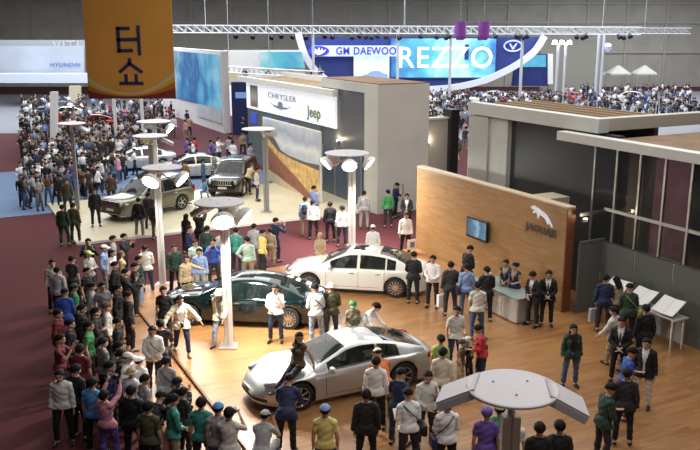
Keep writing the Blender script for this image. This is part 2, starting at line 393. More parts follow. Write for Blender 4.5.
o = empty('facade_lettering', on_facade(45.7, 4.5), RZF); tag(o, 'winged emblem and grey lettering on the white lit sign band', 'sign')
text_obj('lettering', 'CHRYSLER', .46, .01, BK, facing((.2, -.01, .30)), o, 1.9)
wg = [(x * .8, y * .8) for x, y in [(-2.1, .02), (-1.4, -.16), (-.5, -.2), (-.4, .1), (0, .18), (.4, .1), (.5, -.2), (1.4, -.16), (2.1, .02), (1.2, -.3), (.5, -.36), (0, -.42), (-.5, -.36), (-1.2, -.3)]]
MB().prism(wg, 0, .02, MX, (0, -.0, -.1)).build('wings', BK, o)
o = empty('facade_lettering', on_facade(40.9, 4.3), RZF); tag(o, 'olive green four-letter lettering at the right of the lit sign', 'sign')
text_obj('lettering', 'Jeep', .85, .01, mat('olive_ink', (.25, .30, .16), .5), facing((0, -.01, 0)), o, 1.1, .02)
o = empty('facade_picture', on_facade(50.1, 4.55), RZF); tag(o, 'small brown picture panel at the left of the lit sign', 'picture')
MB().box((0, -.01, 0), (1.3, .03, 1.35)).build('frame', MGREY, o)
MB().box((0, -.03, 0), (1.1, .02, 1.2)).build('print', ramp_mat('portrait_print', [(0, (.25, .18, .12)), (.5, (.5, .48, .42)), (1, (.2, .17, .15))], 2, -.6, .6, .3, 3), o)

uplight('wall_light', W(18.86, 38.2, 3.05), ANG - math.pi / 2, 'lit wall light above the glass right of the desert mural', 22)
# desert mural: printed sky, dark ridge, sunlit dune, shaded dune, pale sand
DM = empty('desert_mural', W(17.3, 41.2, .1), RZF); tag(DM, 'big mural of an orange desert dune under a cloudy sky', 'mural')
wid, hgt = 8.0, 3.65
SKYP = ramp_mat('printed_sky', [(0, (.80, .82, .84)), (.45, (.60, .64, .70)), (.6, (.86, .87, .88)), (.8, (.45, .50, .60)), (1, (.74, .77, .82))], 2, .8, 3.6, .22, .9)
MB().box((0, .1, hgt / 2), (wid, .08, hgt)).build('frame', WHITE, DM)
MB().box((0, .05, hgt / 2), (wid - .2, .02, hgt - .1)).build('printed_sky', SKYP, DM)
def mural(name, pts, m, k): MB().prism(pts, 0, .004 , MX, (0, .04 - .006 * k, 0)).build(name, m, DM)
hw = wid / 2 - .1
mural('dark_ridge', [(-hw, 3.0), (-3.0, 2.95), (-1.9, 2.5), (-1.2, 2.05), (0, 1.9), (2.2, 1.85), (hw, 1.95), (hw, 1.3), (-hw, 1.5)], mat('print_ridge', (.16, .13, .13), .6), 1)
mural('sunlit_dune', [(-hw, 2.75), (-3.4, 2.6), (-1.6, 1.95), (.4, 1.75), (hw, 1.65), (hw, .0), (-hw, .0)], mat('print_dune', (.80, .50, .20), .6, nz=.35, nscale=2.2), 2)
mural('shaded_dune', [(-hw, 2.35), (-3.1, 2.1), (-1.2, 1.45), (1.0, .85), (2.5, .35), (3.2, 0), (-hw, 0)], mat('print_shade', (.34, .14, .085), .6, nz=.2, nscale=3), 3)
mural('pale_sand', [(-hw, .78), (-1.5, .5), (.4, .22), (1.7, .05), (1.8, 0), (-hw, 0)], mat('print_sand', (.70, .62, .42), .6, nz=.06, nscale=3), 4)

# barrier stand beside the block
o = empty('metal_stand', W(19.4, 33.3, 0), ANG); tag(o, 'thin dark metal frame standing against the pale grey block', 'stand')
m_ = MB().tube([(0, 0, 0), (0, 0, 1.5), (.5, 0, 1.5), (.5, 0, 0)], .02); m_.build('frame', BLACK, o)
MB().box((.25, 0, .01), (.7, .35, .02)).build('base', BLACK, o)

# ---------------------------------------------------------------- lamp masts
LAMPON = mat('flood_lens_lit', (1, .95, .85), .5, emit=22, ecol=(1, .94, .82))
LAMPOFF = mat('flood_lens', (.55, .55, .55), .2)
DISC = mat('reflector_disc', (.56, .53, .55), .5)
MAST = mat('mast_white', (.70, .70, .68), .4)
MASTG = mat('mast_grey', (.33, .33, .32), .5)
def mast(x, y, z, label, diam=1.36, heads=((-1, 0, 1), (1, 0, 1)), rz=0, watts=120, pole=MAST, w=.24, z0=.0, off=(-.2, 0), flapz=.20, group=None):
    o = empty('lamp_mast', (x, y, z0), rz); tag(o, label, 'lamp', group)
    z = z - z0
    MB().box((-w * .26, 0, (z - .35) / 2), (w * .46, w * .7, z - .35)).box((w * .26, 0, (z - .35) / 2), (w * .46, w * .7, z - .35)).build('pole', pole, o, bevel=.01)
    MB().box((0, 0, .02), (.5, .5, .04)).build('base_plate', STEEL, o)
    MB().tube([(0, 0, z - .5), (off[0] * .5, off[1] * .5, z - .12)], .05).build('neck', STEEL, o)
    r = diam / 2
    MB().lathe([(0, .0), (r * .7, .004), (r, .02), (r, .05), (r * .97, .06), (0, .075)], (off[0], off[1], z), 36).build('disc', DISC, o, smooth=False)
    for a in (0.6, 2.6, 4.7): MB().lathe([(.018, 0), (.018, .012)], (off[0] + r * .45 * math.cos(a), off[1] + r * .45 * math.sin(a), z + .07), 8).build('disc_bolt', MGREY, o)
    for (dx, dy, on) in heads:
        a = math.atan2(dy, dx); c = Vector((off[0] + dx * r * 1.05, off[1] + dy * r * 1.05, z - (.30 if on else flapz)))
        M = Matrix.Rotation(a, 3, 'Z') @ Matrix.Rotation(R(-52 if on else 28), 3, 'Y')      # hood slopes down outwards
        h = MB().lathe([(.10, .16), (.24, .10), (.31, 0), (.31, -.085), (.285, -.085), (.285, -.06)], c, 20, M) if on else MB().box(c, (.56, .56, .05), M=M)
        for s in ((-1, 1) if not on else ()): h.box(c + M @ Vector((0, s * .27, -.06)), (.56, .03, .10), M=M)
        if not on: h.box(c + M @ Vector((.27, 0, -.06)), (.03, .56, .10), M=M); h.box(c + M @ Vector((-.27, 0, -.06)), (.03, .56, .10), M=M)
        hd = h.build('flood_head', DISC if not on else WHITE, o)
        (MB().lathe([(.28, -.075), (.28, -.065)], c, 20, M) if on else MB().box(c + M @ Vector((0, 0, -.10)), (.46, .46, .015), M=M)).build('lens', LAMPON if on else LAMPOFF, hd)
        MB().tube([(off[0], off[1], z - (.2 if on else flapz * .6)), tuple(c + M @ Vector((-.2, 0, .0)))], .03).build('arm', STEEL, hd)
        if on:
            l = bpy.data.lights.new('flood_light', 'AREA'); l.size = .44; l.energy = watts; l.color = (1, .96, .89); l.spread = R(150)
            lo = bpy.data.objects.new('flood_light', l); COL.objects.link(lo); lo.parent = o
            lo.matrix_local = Matrix.Translation(c + M @ Vector((0, 0, -.13))) @ (Matrix.Rotation(a, 3, 'Z') @ Matrix.Rotation(R(-28), 3, 'Y')).to_4x4()
    return o
mast(-3.40, 21.6, 4.2, 'tall white lamp mast with round disc nearest the dark green saloon', heads=((-.7, .5, 0), (.9, -.2, 1), (.25, -.95, 1), (.2, .9, 1)), watts=250, z0=.1, off=(-.12, 0))
mast(-6.59, 27.6, 4.15, 'white lamp mast with lit heads standing on the carpet left of dark green saloon', heads=((.95, -.3, 1), (-.3, -.95, 1), (-.8, .5, 0)), watts=90, w=.22, off=(.18, 0))
mast(.08, 32.9, 3.85, 'white lamp mast with glaring heads behind the white saloon', diam=1.8, heads=((-.85, -.4, 1), (.1, -.95, 1), (-.6, .6, 1), (.9, -.35, 1)), watts=150, w=.30, off=(-.2, 0))
mast(-4.05, 38.95, 4.1, 'grey lamp mast with plain disc standing beside the desert mural', diam=1.6, heads=((.5, .8, 0),), pole=MASTG, w=.26, off=(-.3, 0), z0=.1)
mast(2.13, 9.95, 4.17, 'lamp mast head with big round disc nearest the camera, its pole below the frame', diam=1.2, flapz=.06, heads=((-1.08, .32, 0), (1.1, -.12, 0)), w=.24, off=(0, 0), z0=.1, rz=0)
mast(-8.9, 36.4, 4.1, 'grey lamp mast with unlit disc beside the khaki off-roader', diam=1.55, heads=((.9, .2, 0),), pole=MASTG, w=.22, off=(.0, 0), z0=.1)
mast(-10.3, 43.1, 4.0, 'white lamp mast with bright head behind the khaki off-roader', diam=1.75, heads=((.9, -.2, 1), (-.4, .7, 0)), pole=MAST, watts=90, w=.22, off=(0, 0), z0=.1)
mast(-17.0, 59.5, 5.4, 'slim white lamp mast whose top is hidden behind left half of orange banner', diam=1.6, heads=(), pole=MAST, w=.22, off=(0, 0))
mast(-15.2, 60.2, 5.4, 'slim white lamp mast whose top is hidden behind right half of orange banner', diam=1.6, heads=(), pole=MAST, w=.22, off=(0, 0))
mast(-13.4, 39.5, 4.3, 'slim grey lamp mast left of the khaki off-roader', diam=1.3, heads=((.8, 0, 0),), pole=MASTG, w=.16, off=(0, 0))

# ---------------------------------------------------------------- orange banner
BN = empty('hanging_banner', (-7.10, 27, 6.58)); tag(BN, 'orange hanging banner with navy Korean lettering and curved stripes', 'banner')
bw, bh = 2.84, 4.6
MB().box((0, 0, bh / 2), (bw, .03, bh)).build('cloth', mat('banner_orange', (.80, .40, .075), .7, nz=.05, nscale=1), BN)
def swoosh(name, top, bot, m, k):
    pts = []; n = 24
    for i in range(n + 1):
        x = -bw / 2 + bw * i / n; t = 2 * i / n - 1; pts.append((x, max(0, top(t))))
    for i in range(n, -1, -1):
        x = -bw / 2 + bw * i / n; t = 2 * i / n - 1; pts.append((x, max(0, bot(t)) ))
    MB().prism(pts, 0, .003, MX, (0, -.016 - .003 * k, 0)).build(name, m, BN)
swoosh('white_stripe', lambda t: .16 + .60 * abs(t + .08) ** 2, lambda t: .11 + .52 * abs(t + .08) ** 2, mat('stripe_cream', (.62, .56, .42), .7), 1)
swoosh('yellow_stripe', lambda t: .11 + .52 * abs(t + .08) ** 2, lambda t: .07 + .40 * abs(t + .08) ** 2, mat('stripe_yellow', (.72, .46, .04), .7), 2)
swoosh('orange_stripe', lambda t: .07 + .40 * abs(t + .08) ** 2, lambda t: .04 + .24 * abs(t + .08) ** 2, mat('stripe_orange', (.55, .17, .02), .7), 3)
swoosh('red_stripe', lambda t: .04 + .24 * abs(t + .08) ** 2 + .002, lambda t: 0, mat('stripe_red', (.20, .035, .03), .7), 4)
MB().tube([(-bw / 2, 0, 0), (bw / 2, 0, 0)], .025).build('bottom_rod', mat('rod_brown', (.10, .04, .03), .6), BN)
NAVY = mat('banner_navy', (.035, .035, .13), .7)
sx_ = 2.94 / 90.0                                       # metres per photo pixel on the banner
def st(mb, x0, y0, x1, y1, w=3.4):                    # a stroke between two photo pixels
    a = Vector(((x0 - 130) * sx_, (98 - y0) * sx_)); b = Vector(((x1 - 130) * sx_, (98 - y1) * sx_))
    d = (b - a); L = d.length; d.normalize(); nrm = Vector((-d.y, d.x)) * w * sx_ / 2; e = d * w * sx_ / 2 * .0
    p = [a - e + nrm, b + e + nrm, b + e - nrm, a - e - nrm]
    mb.prism([(q.x, q.y) for q in p], 0, .012, MX, (0, -.015, 0))
m_ = MB()
st(m_, 118.2, 30.5, 131.5, 30.5); st(m_, 118.2, 41.2, 130.5, 41.2); st(m_, 118.2, 52.0, 133.5, 51.6); st(m_, 119.8, 29, 119.8, 53.5)
st(m_, 139.8, 27.5, 139.8, 56.5); st(m_, 130.5, 41, 139.5, 41)
m_.build('syllable', NAVY, BN)
m_ = MB()
st(m_, 129.8, 59, 129, 65, 3.6); st(m_, 129.5, 64, 118.5, 73); st(m_, 129, 64, 141.5, 73)
st(m_, 125.0, 74.5, 125.0, 83); st(m_, 135.0, 74.5, 135.0, 83); st(m_, 118, 83.6, 142, 83.6)
m_.build('syllable', NAVY, BN)
for s in (-1, 1): MB().tube([(s * 1.2, 0, bh), (s * 1.2, 0, 9.6)], .012).build('cord', STEEL, BN)

# ---------------------------------------------------------------- cars
def curve(pts):
    xs = np.array([p[0] for p in pts]); ys = np.array([p[1] for p in pts]); n = len(xs)
    d = np.diff(ys) / np.diff(xs); m = np.zeros(n); m[0] = d[0]; m[-1] = d[-1]
    for i in range(1, n - 1): m[i] = 0 if d[i - 1] * d[i] <= 0 else 2 * d[i - 1] * d[i] / (d[i - 1] + d[i])
    def f(x):
        x = min(max(x, xs[0]), xs[-1]); i = min(int(np.searchsorted(xs, x, 'right')) - 1, n - 2); i = max(i, 0)
        h = xs[i + 1] - xs[i]; t = (x - xs[i]) / h
        return float((2 * t**3 - 3 * t**2 + 1) * ys[i] + (t**3 - 2 * t**2 + t) * h * m[i] + (-2 * t**3 + 3 * t**2) * ys[i + 1] + (t**3 - t**2) * h * m[i + 1])
    return f
GLASSC = mat('car_glass', (.012, .018, .018), .05, 0, alpha=.72, spec=.4)
LENSC = mat('headlamp_glass', (.38, .40, .43), .06, .4)
TAILR = mat('tail_lamp_red', (.35, .01, .01), .15)
SEAM = mat('panel_gap', (.015, .015, .015), .6)
TRIMD = mat('dark_trim', (.02, .02, .022), .5)
RIMM = mat('alloy', (.62, .62, .62), .25, .9)
INTR = mat('cabin_leather', (.28, .24, .18), .6)
def wheel(parent, x, y, r, side, spokes=9, wd=.22):
    o = empty('wheel', (x, y, r)); o.parent = parent
    M = Matrix.Rotation(-math.pi / 2 * side, 3, 'X')
    pr = r * .70
    MB(cap=False).lathe([(pr, -wd / 2), (r * .93, -wd / 2), (r, -wd / 2 + .03), (r, wd / 2 - .03), (r * .95, wd / 2 - .004), (pr, wd / 2)], (0, 0, 0), 32, M).build('tyre', RUBBER, o, smooth=False)
    h = MB(cap=False).lathe([(pr * .99, wd / 2 - .002), (pr * .93, wd / 2 + .002), (pr * .88, wd / 2 - .05), (pr * .86, -wd / 2 + .02)], (0, 0, 0), 32, M)
    h.lathe([(0, wd / 2 - .005), (.055, wd / 2 - .01), (.06, wd / 2 - .05)], (0, 0, 0), 16, M)
    for k in range(spokes):
        a = 2 * math.pi * k / spokes; S = M @ Matrix.Rotation(a, 3, 'Z')
        h.box(S @ Vector((pr * .47, 0, wd / 2 - .035)), (pr * .88, .034, .03), M=S)
    h.build('rim', RIMM, o)
    MB().lathe([(0, 0), (pr * .86, 0)], (0, 0, 0), 24, M).lathe([(0, .02), (pr * .5, .02), (pr * .5, .0)], (0, 0, 0), 20, M).build('brake_disc', TRIMD, o)
    return o
def car(label, cat, loc, head, p, paint, cabin=INTR, loc_z=0, group=None):
    o = empty(p['name'], (loc[0], loc[1], loc_z), head); tag(o, label, cat, group)
    hL = p['L'] / 2; deck = curve(p['deck']); belt = curve(p['belt']); hw = curve(p['hw']); roof = curve(p['roof'])
    wb = p['axles']; wr = p['wr']; ar = wr + .055
    def zlow(x):
        z = p['sill']
        if abs(x) > hL - .5: z = p['sill'] + .06 * (abs(x) - hL + .5) / .5
        for a in wb:
            if abs(x - a) < ar: z = max(z, wr + math.sqrt(ar * ar - (x - a) ** 2) * .98)
        return z
    xs = set(np.linspace(-hL, hL, 70).tolist())
    for a in wb:
        for k in range(17): xs.add(a - ar + 2 * ar * (0.5 - 0.5 * math.cos(math.pi * k / 16)))
        xs.add(a - ar - .004); xs.add(a + ar + .004)
    for e in (.01, .03, .06, .1): xs.add(hL - e); xs.add(-hL + e)
    xs = sorted(xs)
    rf = curve([(p['rocker'][0], 1), (p['rocker'][1], 1)]) if False else None
    def section(x):
        w, b, d, z0 = hw(x), belt(x), deck(x), zlow(x)
        b = max(b, z0 + .06); d = max(d, b + .005)
        ps = [(w * .955, z0), (w * .99, z0 + (b - z0) * .25), (w * 1.0, z0 + (b - z0) * .5), (w * .995, z0 + (b - z0) * .75), (w * .975, z0 + (b - z0) * .92), (w * .93, b + (d - b) * .12),
              (w * .86, b + (d - b) * .42), (w * .72, b + (d - b) * .72), (w * .5, b + (d - b) * .9), (w * .25, b + (d - b) * .98), (0, d)]
        return [(x, -y, z) for y, z in ps] + [(x, y, z) for y, z in ps[-2::-1]]
    rows = [section(x) for x in xs]
    g0, g1 = p['roof'][0][0], p['roof'][-1][0]
    mb = MB(); mb.grid(rows)
    n = len(rows[0])
    # remove body top under cabin
    keep = []
    for i, f in enumerate(mb.f):
        cx = sum(mb.v[k][0] for k in f) / 4; cy = sum(abs(mb.v[k][1]) for k in f) / 4
        if g0 + .12 < cx < g1 - .12 and cy < hw(cx) * .80: continue
        keep.append(f)
    mb.f = keep
    mb.f.append(tuple(range(n))); mb.f.append(tuple(range((len(rows) - 1) * n, len(rows) * n))[::-1])
    body = mb.build('body', paint, o, smooth=True, weld=True)
    es = body.modifiers.new('edges', 'EDGE_SPLIT'); es.split_angle = R(38)
    # inner wheel wells and floor
    u = MB().box((0, 0, p['sill'] + .05), (p['L'] - .5, p['W'] * .72, .08))
    for a in wb:
        for s in (-1, 1):
            prof = [(a + ar * math.cos(t), wr + ar * math.sin(t)) for t in np.linspace(0, math.pi, 13)]
            rws = [[(x, s * p['W'] * .47, z) for x, z in prof], [(x, s * p['W'] * .30, z) for x, z in prof]]
            u.grid(rws)
            u.add([(a - ar, s * p['W'] * .30, wr)] + [(x, s * p['W'] * .30, z) for x, z in prof], [tuple(range(len(prof) + 1))])
    u.build('underbody', TRIMD, o)
    for a in wb:
        for s in (-1, 1): wheel(o, a, s * (p['W'] / 2 - .13), wr, s, p.get('spokes', 9))
    # greenhouse
    H = p['H']; ztop = max(q[1] for q in p['roof']); yr = p['yr']
    def gsec(x):
        w = hw(x) * .915; zb = belt(x) + (deck(x) - belt(x)) * .15; h = max(roof(x), zb + .002)
        k = min(1, (h - zb) / (ztop - zb)); ye = w - (w - yr) * k ** .8; ze = zb + (h - zb) * .86
        if k < .25: ye = w - (w - yr) * (.25 ** .8) * (k / .25) * 1.0
        side = [(w, zb), (w + (ye - w) * .33, zb + (ze - zb) * .36), (w + (ye - w) * .68, zb + (ze - zb) * .70), (w + (ye - w) * .90, zb + (ze - zb) * .92), (ye - .02, ze + (h - ze) * .25),
                (ye * .90, ze + (h - ze) * .55), (ye * .6, ze + (h - ze) * .86), (ye * .3, ze + (h - ze) * .97), (0, h)]
        return side
    gx = sorted(set(np.linspace(g0, g1, 60).tolist() + [q for ww in p['windows'] for q in ww] + [p['ws'], p['rw']]))
    parts = {}
    def put(key, quad):
        parts.setdefault(key, MB()).add(quad, [tuple(range(len(quad)))])
    for i in range(len(gx) - 1):
        A_, B_ = gsec(gx[i]), gsec(gx[i + 1]); xa, xb = gx[i], gx[i + 1]; xm = (xa + xb) / 2
        for s in (-1, 1):
            for j in range(8):
                q = [(xa, s * A_[j][0], A_[j][1]), (xb, s * B_[j][0], B_[j][1]), (xb, s * B_[j + 1][0], B_[j + 1][1]), (xa, s * A_[j + 1][0], A_[j + 1][1])]
                if s > 0: q = q[::-1]
                key = 'roof'
                if j < 3 and (j > 0 or True):
                    for wi, ww in enumerate(p['windows']):
                        if ww[0] < xm < ww[1]: key = ('side_window', wi, s)
                elif j >= 5:
                    if xm > p['ws']: key = 'windshield'
                    elif xm < p['rw']: key = 'rear_window'
                    elif p.get('sunroof') and p['sunroof'][0] < xm < p['sunroof'][1] and j >= 6: key = 'sunroof'
                put(key, q)
    for key, m2 in parts.items():
        nm = key if isinstance(key, str) else key[0]
        m2.build('roof_panel' if nm == 'roof' else nm, paint if nm == 'roof' else GLASSC, o, smooth=True, weld=True)
    # cabin
    cb = MB()
    zs = p['sill'] + .32
    xm = (p['ws'] + p['rw']) / 2
    cb.box((xm, 0, p['sill'] + .14), (g1 - g0 - .5, p['W'] * .7, .1))
    for x in (xm + .35, xm - .65):
        for y in (-.36, .36):
            cb.box((x, y, zs), (.5, .46, .16)); cb.box((x - .27, y, zs + .27), (.13, .44, .5), M=Matrix.Rotation(R(-12), 3, 'Y')); cb.box((x - .33, y, zs + .56), (.08, .22, .14))
    cb.build('seats', cabin, o, bevel=.03)
    db = MB().box((p['ws'] + .25, 0, belt(.5) - .07), (.4, p['W'] * .68, .16)); db.build('dashboard', TRIMD, o, bevel=.03)
    MB(cap=False).lathe([(.17, -.012), (.185, 0), (.17, .012), (.16, 0), (.17, -.012)], (p['ws'] - .08, .36, belt(.5) - .02), 20, Matrix.Rotation(R(65), 3, 'Y')).build('steering_wheel', TRIMD, o)
    # seams on the doors
    sm = MB()
    def side_pt(x, z, s, off=.004):
        w = hw(x); z0, b = zlow(x), belt(x); t = (z - z0) / (b - z0)
        y = np.interp(t, [0, .25, .5, .75, .92, 1.05], [.955, .99, 1, .995, .975, .93]) * w
        return (x, s * (y + off), z)
    for s in (-1, 1):
        for x in p['seams']:
            sm.tube([side_pt(x, z, s, .0) for z in np.linspace(zlow(x) + .05, belt(x) + .0, 7)], .006, 5)
        sm.tube([side_pt(x, p['sill'] + .10, s, .0) for x in np.linspace(p['seams'][0], p['seams'][-1], 9)], .006, 5)
    for x in p['lids']:
        sm.tube([(x, y, deck(x) - .98 * 0 + 0) if False else (x, y * hw(x), belt(x) + (deck(x) - belt(x)) * float(np.interp(abs(y), [0, .25, .5, .72, .86], [1, .98, .9, .72, .42]))) for y in np.linspace(-.84, .84, 13)], .006, 5)
    sm.build('panel_gaps', SEAM, o)
    # door handles, mirrors
    for s in (-1, 1):
        for x in p['handles']:
            q = side_pt(x, belt(x) - .12, s, .012); MB().box(q, (.17, .03, .03)).build('door_handle', p.get('hmat', CHROME), o, bevel=.008)
        q = side_pt(p['mirror'], belt(p['mirror']) + .0, s, .10)
        mm = MB().ell((q[0], q[1], q[2] + .09), (.07, .13, .085)).tube([(q[0], q[1] - s * .16, q[2] + .01), (q[0], q[1], q[2] + .06)], .025)
        mm.build('mirror', paint, o, smooth=True)
    # lamps
    for s in (-1, 1):
        for (x, y, z, rx, ry, rz_, yaw) in p['lamps']:
            MB().ell((x, s * y, z), (rx, ry, rz_), Matrix.Rotation(R(yaw) * s, 3, 'Z')).build('headlight', LENSC, o, smooth=True)
        x, y, z, rx, ry, rz_, yaw = p['tail']
        MB().ell((x, s * y, z), (rx, ry, rz_), Matrix.Rotation(R(yaw) * s, 3, 'Z')).build('tail_light', TAILR, o, smooth=True)
    gx_, gz, gwid, ght, shape = p['grille']
    gm = MB()
    if shape == 'oval':
        gm.ell((gx_, 0, gz), (.05, gwid / 2, ght / 2)); g = gm.build('grille', TRIMD, o, smooth=True)
        MB().tube([(gx_ + .035, gwid / 2 * math.cos(a), gz + ght / 2 * math.sin(a)) for a in np.linspace(0, 2 * math.pi, 25)], .012, 6).build('grille_ring', CHROME, g)
    else:
        gm.box((gx_, 0, gz), (.06, gwid, ght)); g = gm.build('grille', TRIMD, o)
        k2 = MB()
        for k in range(8): k2.box((gx_ + .03, -gwid / 2 + gwid * (k + .5) / 8, gz), (.03, .025, ght))
        k2.box((gx_ + .02, 0, gz + ght / 2), (.06, gwid + .06, .03)).box((gx_ + .02, 0, gz - ght / 2), (.06, gwid + .06, .03)); k2.build('grille_bars', CHROME, g)
    lip = []
    for y in np.linspace(-.70, .70, 21):
        xx = next((x for x in np.linspace(hL, hL - .9, 90) if hw(x) * .99 >= abs(y)), hL); lip.append((xx - .012, y, p['sill'] + .15))
    MB().tube(lip, .05, 8).build('lower_intake', TRIMD, o, smooth=True)
    MB().tube([(x + .02, y, z + .085) for x, y, z in lip], .008, 5).build('bumper_strip', CHROME, o)
    for s, nm in ((1, 'number_plate'), (-1, 'number_plate')):
        MB().box((s * (hL + .012), 0, p['plate'] if s < 0 else p['sill'] + .27), (.02, .46, .11)).build(nm, WHITE, o)
    MB().tube([(-hL + .05, p['W'] * .28, p['sill'] + .02), (-hL - .03, p['W'] * .28, p['sill'] + .02)], .04).build('exhaust', CHROME, o)
    return o

SEDAN = dict(name='saloon_car', L=4.92, W=1.84, H=1.45, sill=.21, wr=.335, axles=(1.50, -1.42), spokes=12, yr=.60,
    deck=[(-2.46, .62), (-2.42, .86), (-2.3, .97), (-1.8, 1.03), (-1.2, 1.0), (.9, 1.0), (1.5, .95), (2.1, .83), (2.36, .68), (2.46, .5)],
    belt=[(-2.46, .5), (-2.38, .78), (-1.9, .90), (-.5, .90), (1.0, .86), (1.9, .74), (2.3, .58), (2.46, .42)],
    hw=[(-2.46, .60), (-2.38, .76), (-2.1, .86), (-1.2, .92), (.8, .92), (1.7, .88), (2.15, .78), (2.38, .62), (2.46, .46)],
    roof=[(-1.95, 1.0), (-1.35, 1.30), (-.8, 1.42), (-.3, 1.45), (.15, 1.42), (.55, 1.28), (1.15, .97)],
    windows=[(-1.42, -1.12), (-1.07, -.22), (-.12, .80)], ws=.28, rw=-.85, seams=[-1.05, -.17, .92], lids=[1.22, -1.98], handles=[-.85, .05], mirror=.78,
    lamps=[(2.20, .58, .66, .15, .11, .10, -25), (2.30, .38, .63, .10, .08, .075, -15)], tail=(-2.36, .66, .80, .08, .17, .09, 20), grille=(2.45, .56, .44, .22, 'oval'), plate=.66, rocker=(0, 1), sunroof=(-.35, .12))
XJ = dict(SEDAN); XJ.update(L=5.06, W=1.86, axles=(1.55, -1.48), spokes=14, wr=.34,
    deck=[(-2.53, .62), (-2.49, .84), (-2.35, .95), (-1.9, 1.0), (-1.2, .99), (.9, .99), (1.5, .95), (2.2, .84), (2.44, .70), (2.53, .5)],
    belt=[(-2.53, .5), (-2.44, .76), (-1.9, .88), (-.5, .90), (1.0, .87), (1.9, .77), (2.35, .6), (2.53, .42)],
    hw=[(-2.53, .62), (-2.44, .78), (-2.1, .88), (-1.2, .93), (.8, .93), (1.7, .89), (2.25, .78), (2.45, .64), (2.53, .48)],
    roof=[(-1.95, .98), (-1.40, 1.24), (-.8, 1.38), (-.3, 1.42), (.15, 1.40), (.55, 1.27), (1.2, .97)],
    lamps=[(2.27, .60, .66, .13, .095, .085, -22), (2.36, .40, .66, .10, .085, .08, -12)], tail=(-2.44, .66, .78, .07, .15, .10, 18), grille=(2.525, .60, .50, .24, 'bars'), plate=.64)
COUPE = dict(name='coupe_car', L=4.78, W=1.90, H=1.32, sill=.17, wr=.35, axles=(1.42, -1.34), spokes=7, yr=.56,
    deck=[(-2.39, .60), (-2.36, .80), (-2.2, .90), (-1.8, .96), (-1.0, .96), (.7, .93), (1.3, .88), (1.9, .74), (2.25, .56), (2.39, .40)],
    belt=[(-2.39, .5), (-2.3, .72), (-1.6, .87), (-.9, .88), (0, .82), (.8, .80), (1.45, .80), (2.0, .60), (2.3, .45), (2.39, .34)],
    hw=[(-2.39, .60), (-2.3, .76), (-1.9, .90), (-1.3, .95), (-.4, .92), (.6, .91), (1.4, .945), (1.9, .86), (2.2, .68), (2.33, .5), (2.39, .34)],
    roof=[(-2.0, .95), (-1.4, 1.14), (-.8, 1.28), (-.35, 1.32), (0, 1.29), (.4, 1.15), (.98, .91)],
    windows=[(-1.25, -.72), (-.66, .66)], ws=.10, rw=-.95, seams=[-.68, .74], lids=[1.05, -2.02], handles=[-.5], mirror=.60,
    lamps=[(1.96, .66, .655, .25, .09, .085, -30)], tail=(-2.2, .78, .76, .17, .07, .10, 28), grille=(2.375, .37, .54, .17, 'oval'), plate=.55, rocker=(0, 1))
SUV = dict(name='off_road_car', L=4.65, W=1.88, H=1.76, sill=.30, wr=.38, axles=(1.42, -1.36), spokes=5, yr=.70,
    deck=[(-2.32, .70), (-2.30, 1.0), (-2.2, 1.12), (-1.5, 1.14), (.8, 1.14), (1.5, 1.10), (2.1, 1.04), (2.28, .95), (2.32, .6)],
    belt=[(-2.32, .6), (-2.28, .95), (-1.8, 1.06), (.8, 1.06), (1.6, 1.02), (2.15, .95), (2.3, .8), (2.32, .5)],
    hw=[(-2.32, .76), (-2.26, .86), (-1.9, .93), (1.7, .93), (2.1, .89), (2.28, .80), (2.32, .70)],
    roof=[(-2.24, 1.10), (-2.12, 1.55), (-1.9, 1.72), (-1.2, 1.76), (-.1, 1.75), (.25, 1.70), (.55, 1.50), (1.05, 1.12)],
    windows=[(-1.95, -1.22), (-1.12, -.30), (-.20, .72)], ws=.32, rw=-1.98, seams=[-1.17, -.25, .82], lids=[1.15], handles=[-.95, 0], mirror=.70,
    lamps=[(2.25, .68, .84, .08, .10, .10, 0)], tail=(-2.27, .82, .95, .06, .08, .20, 0), grille=(2.31, .84, 1.0, .24, 'bars'), plate=.75, rocker=(0, 1))
def paint(name, c, metal=.0, rough=.22, coat=1): return mat(name, c, rough, metal, coat=coat)
P_SIL = paint('silver_paint', (.56, .57, .57), .55, .28)
P_WHT = paint('pearl_white_paint', (.72, .72, .66))
P_GRN = paint('racing_green_paint', (.004, .012, .013), .1, .12)
P_KHK = paint('khaki_paint', (.16, .15, .11), .6, .3)
P_BLK = paint('black_green_paint', (.012, .018, .018), .2, .2)
P_RED = paint('red_paint', (.55, .03, .02))
P_CRM = paint('cream_paint', (.60, .58, .50), .2)

def park(label, near, p, pnt, z):          # near = where the two hubs of the camera-side wheels are seen
    a, b = G(*near[0], z + p['wr']), G(*near[1], z + p['wr']); f = Vector((a[0] - b[0], a[1] - b[1])).normalized(); lf = Vector((-f.y, f.x))
    mid = Vector(((a[0] + b[0]) / 2, (a[1] + b[1]) / 2)) - lf * (p['W'] / 2 - .06) - f * (sum(p['axles']) / 2)
    return car(label, 'car', (mid.x, mid.y), math.atan2(f.y, f.x), p, pnt, loc_z=z)
CP = park('silver coupe with a woman leaning on its bonnet, front left', ((300, 397), (403, 376)), COUPE, P_SIL, .10)
park('pearl white saloon with sunroof parked beside the wooden wall end', ((309, 283), (395.5, 288)), SEDAN, P_WHT, .10)
park('dark green luxury saloon behind the white lamp mast', ((193, 315), (284, 318.5)), XJ, P_GRN, .10)
car('khaki off-road car with upright bar grille on the cream floor', 'car', (-9.75, 38.8), R(236), SUV, P_KHK, loc_z=.10)
car('black off-road car facing the camera beside the grey lamp mast', 'car', (-6.35, 44.4), R(262), SUV, P_BLK, loc_z=.10)
car('silver grey saloon on the blue carpet behind the khaki off-roader', 'car', (-13.6, 52.0), R(205), SEDAN, P_SIL, loc_z=.02)
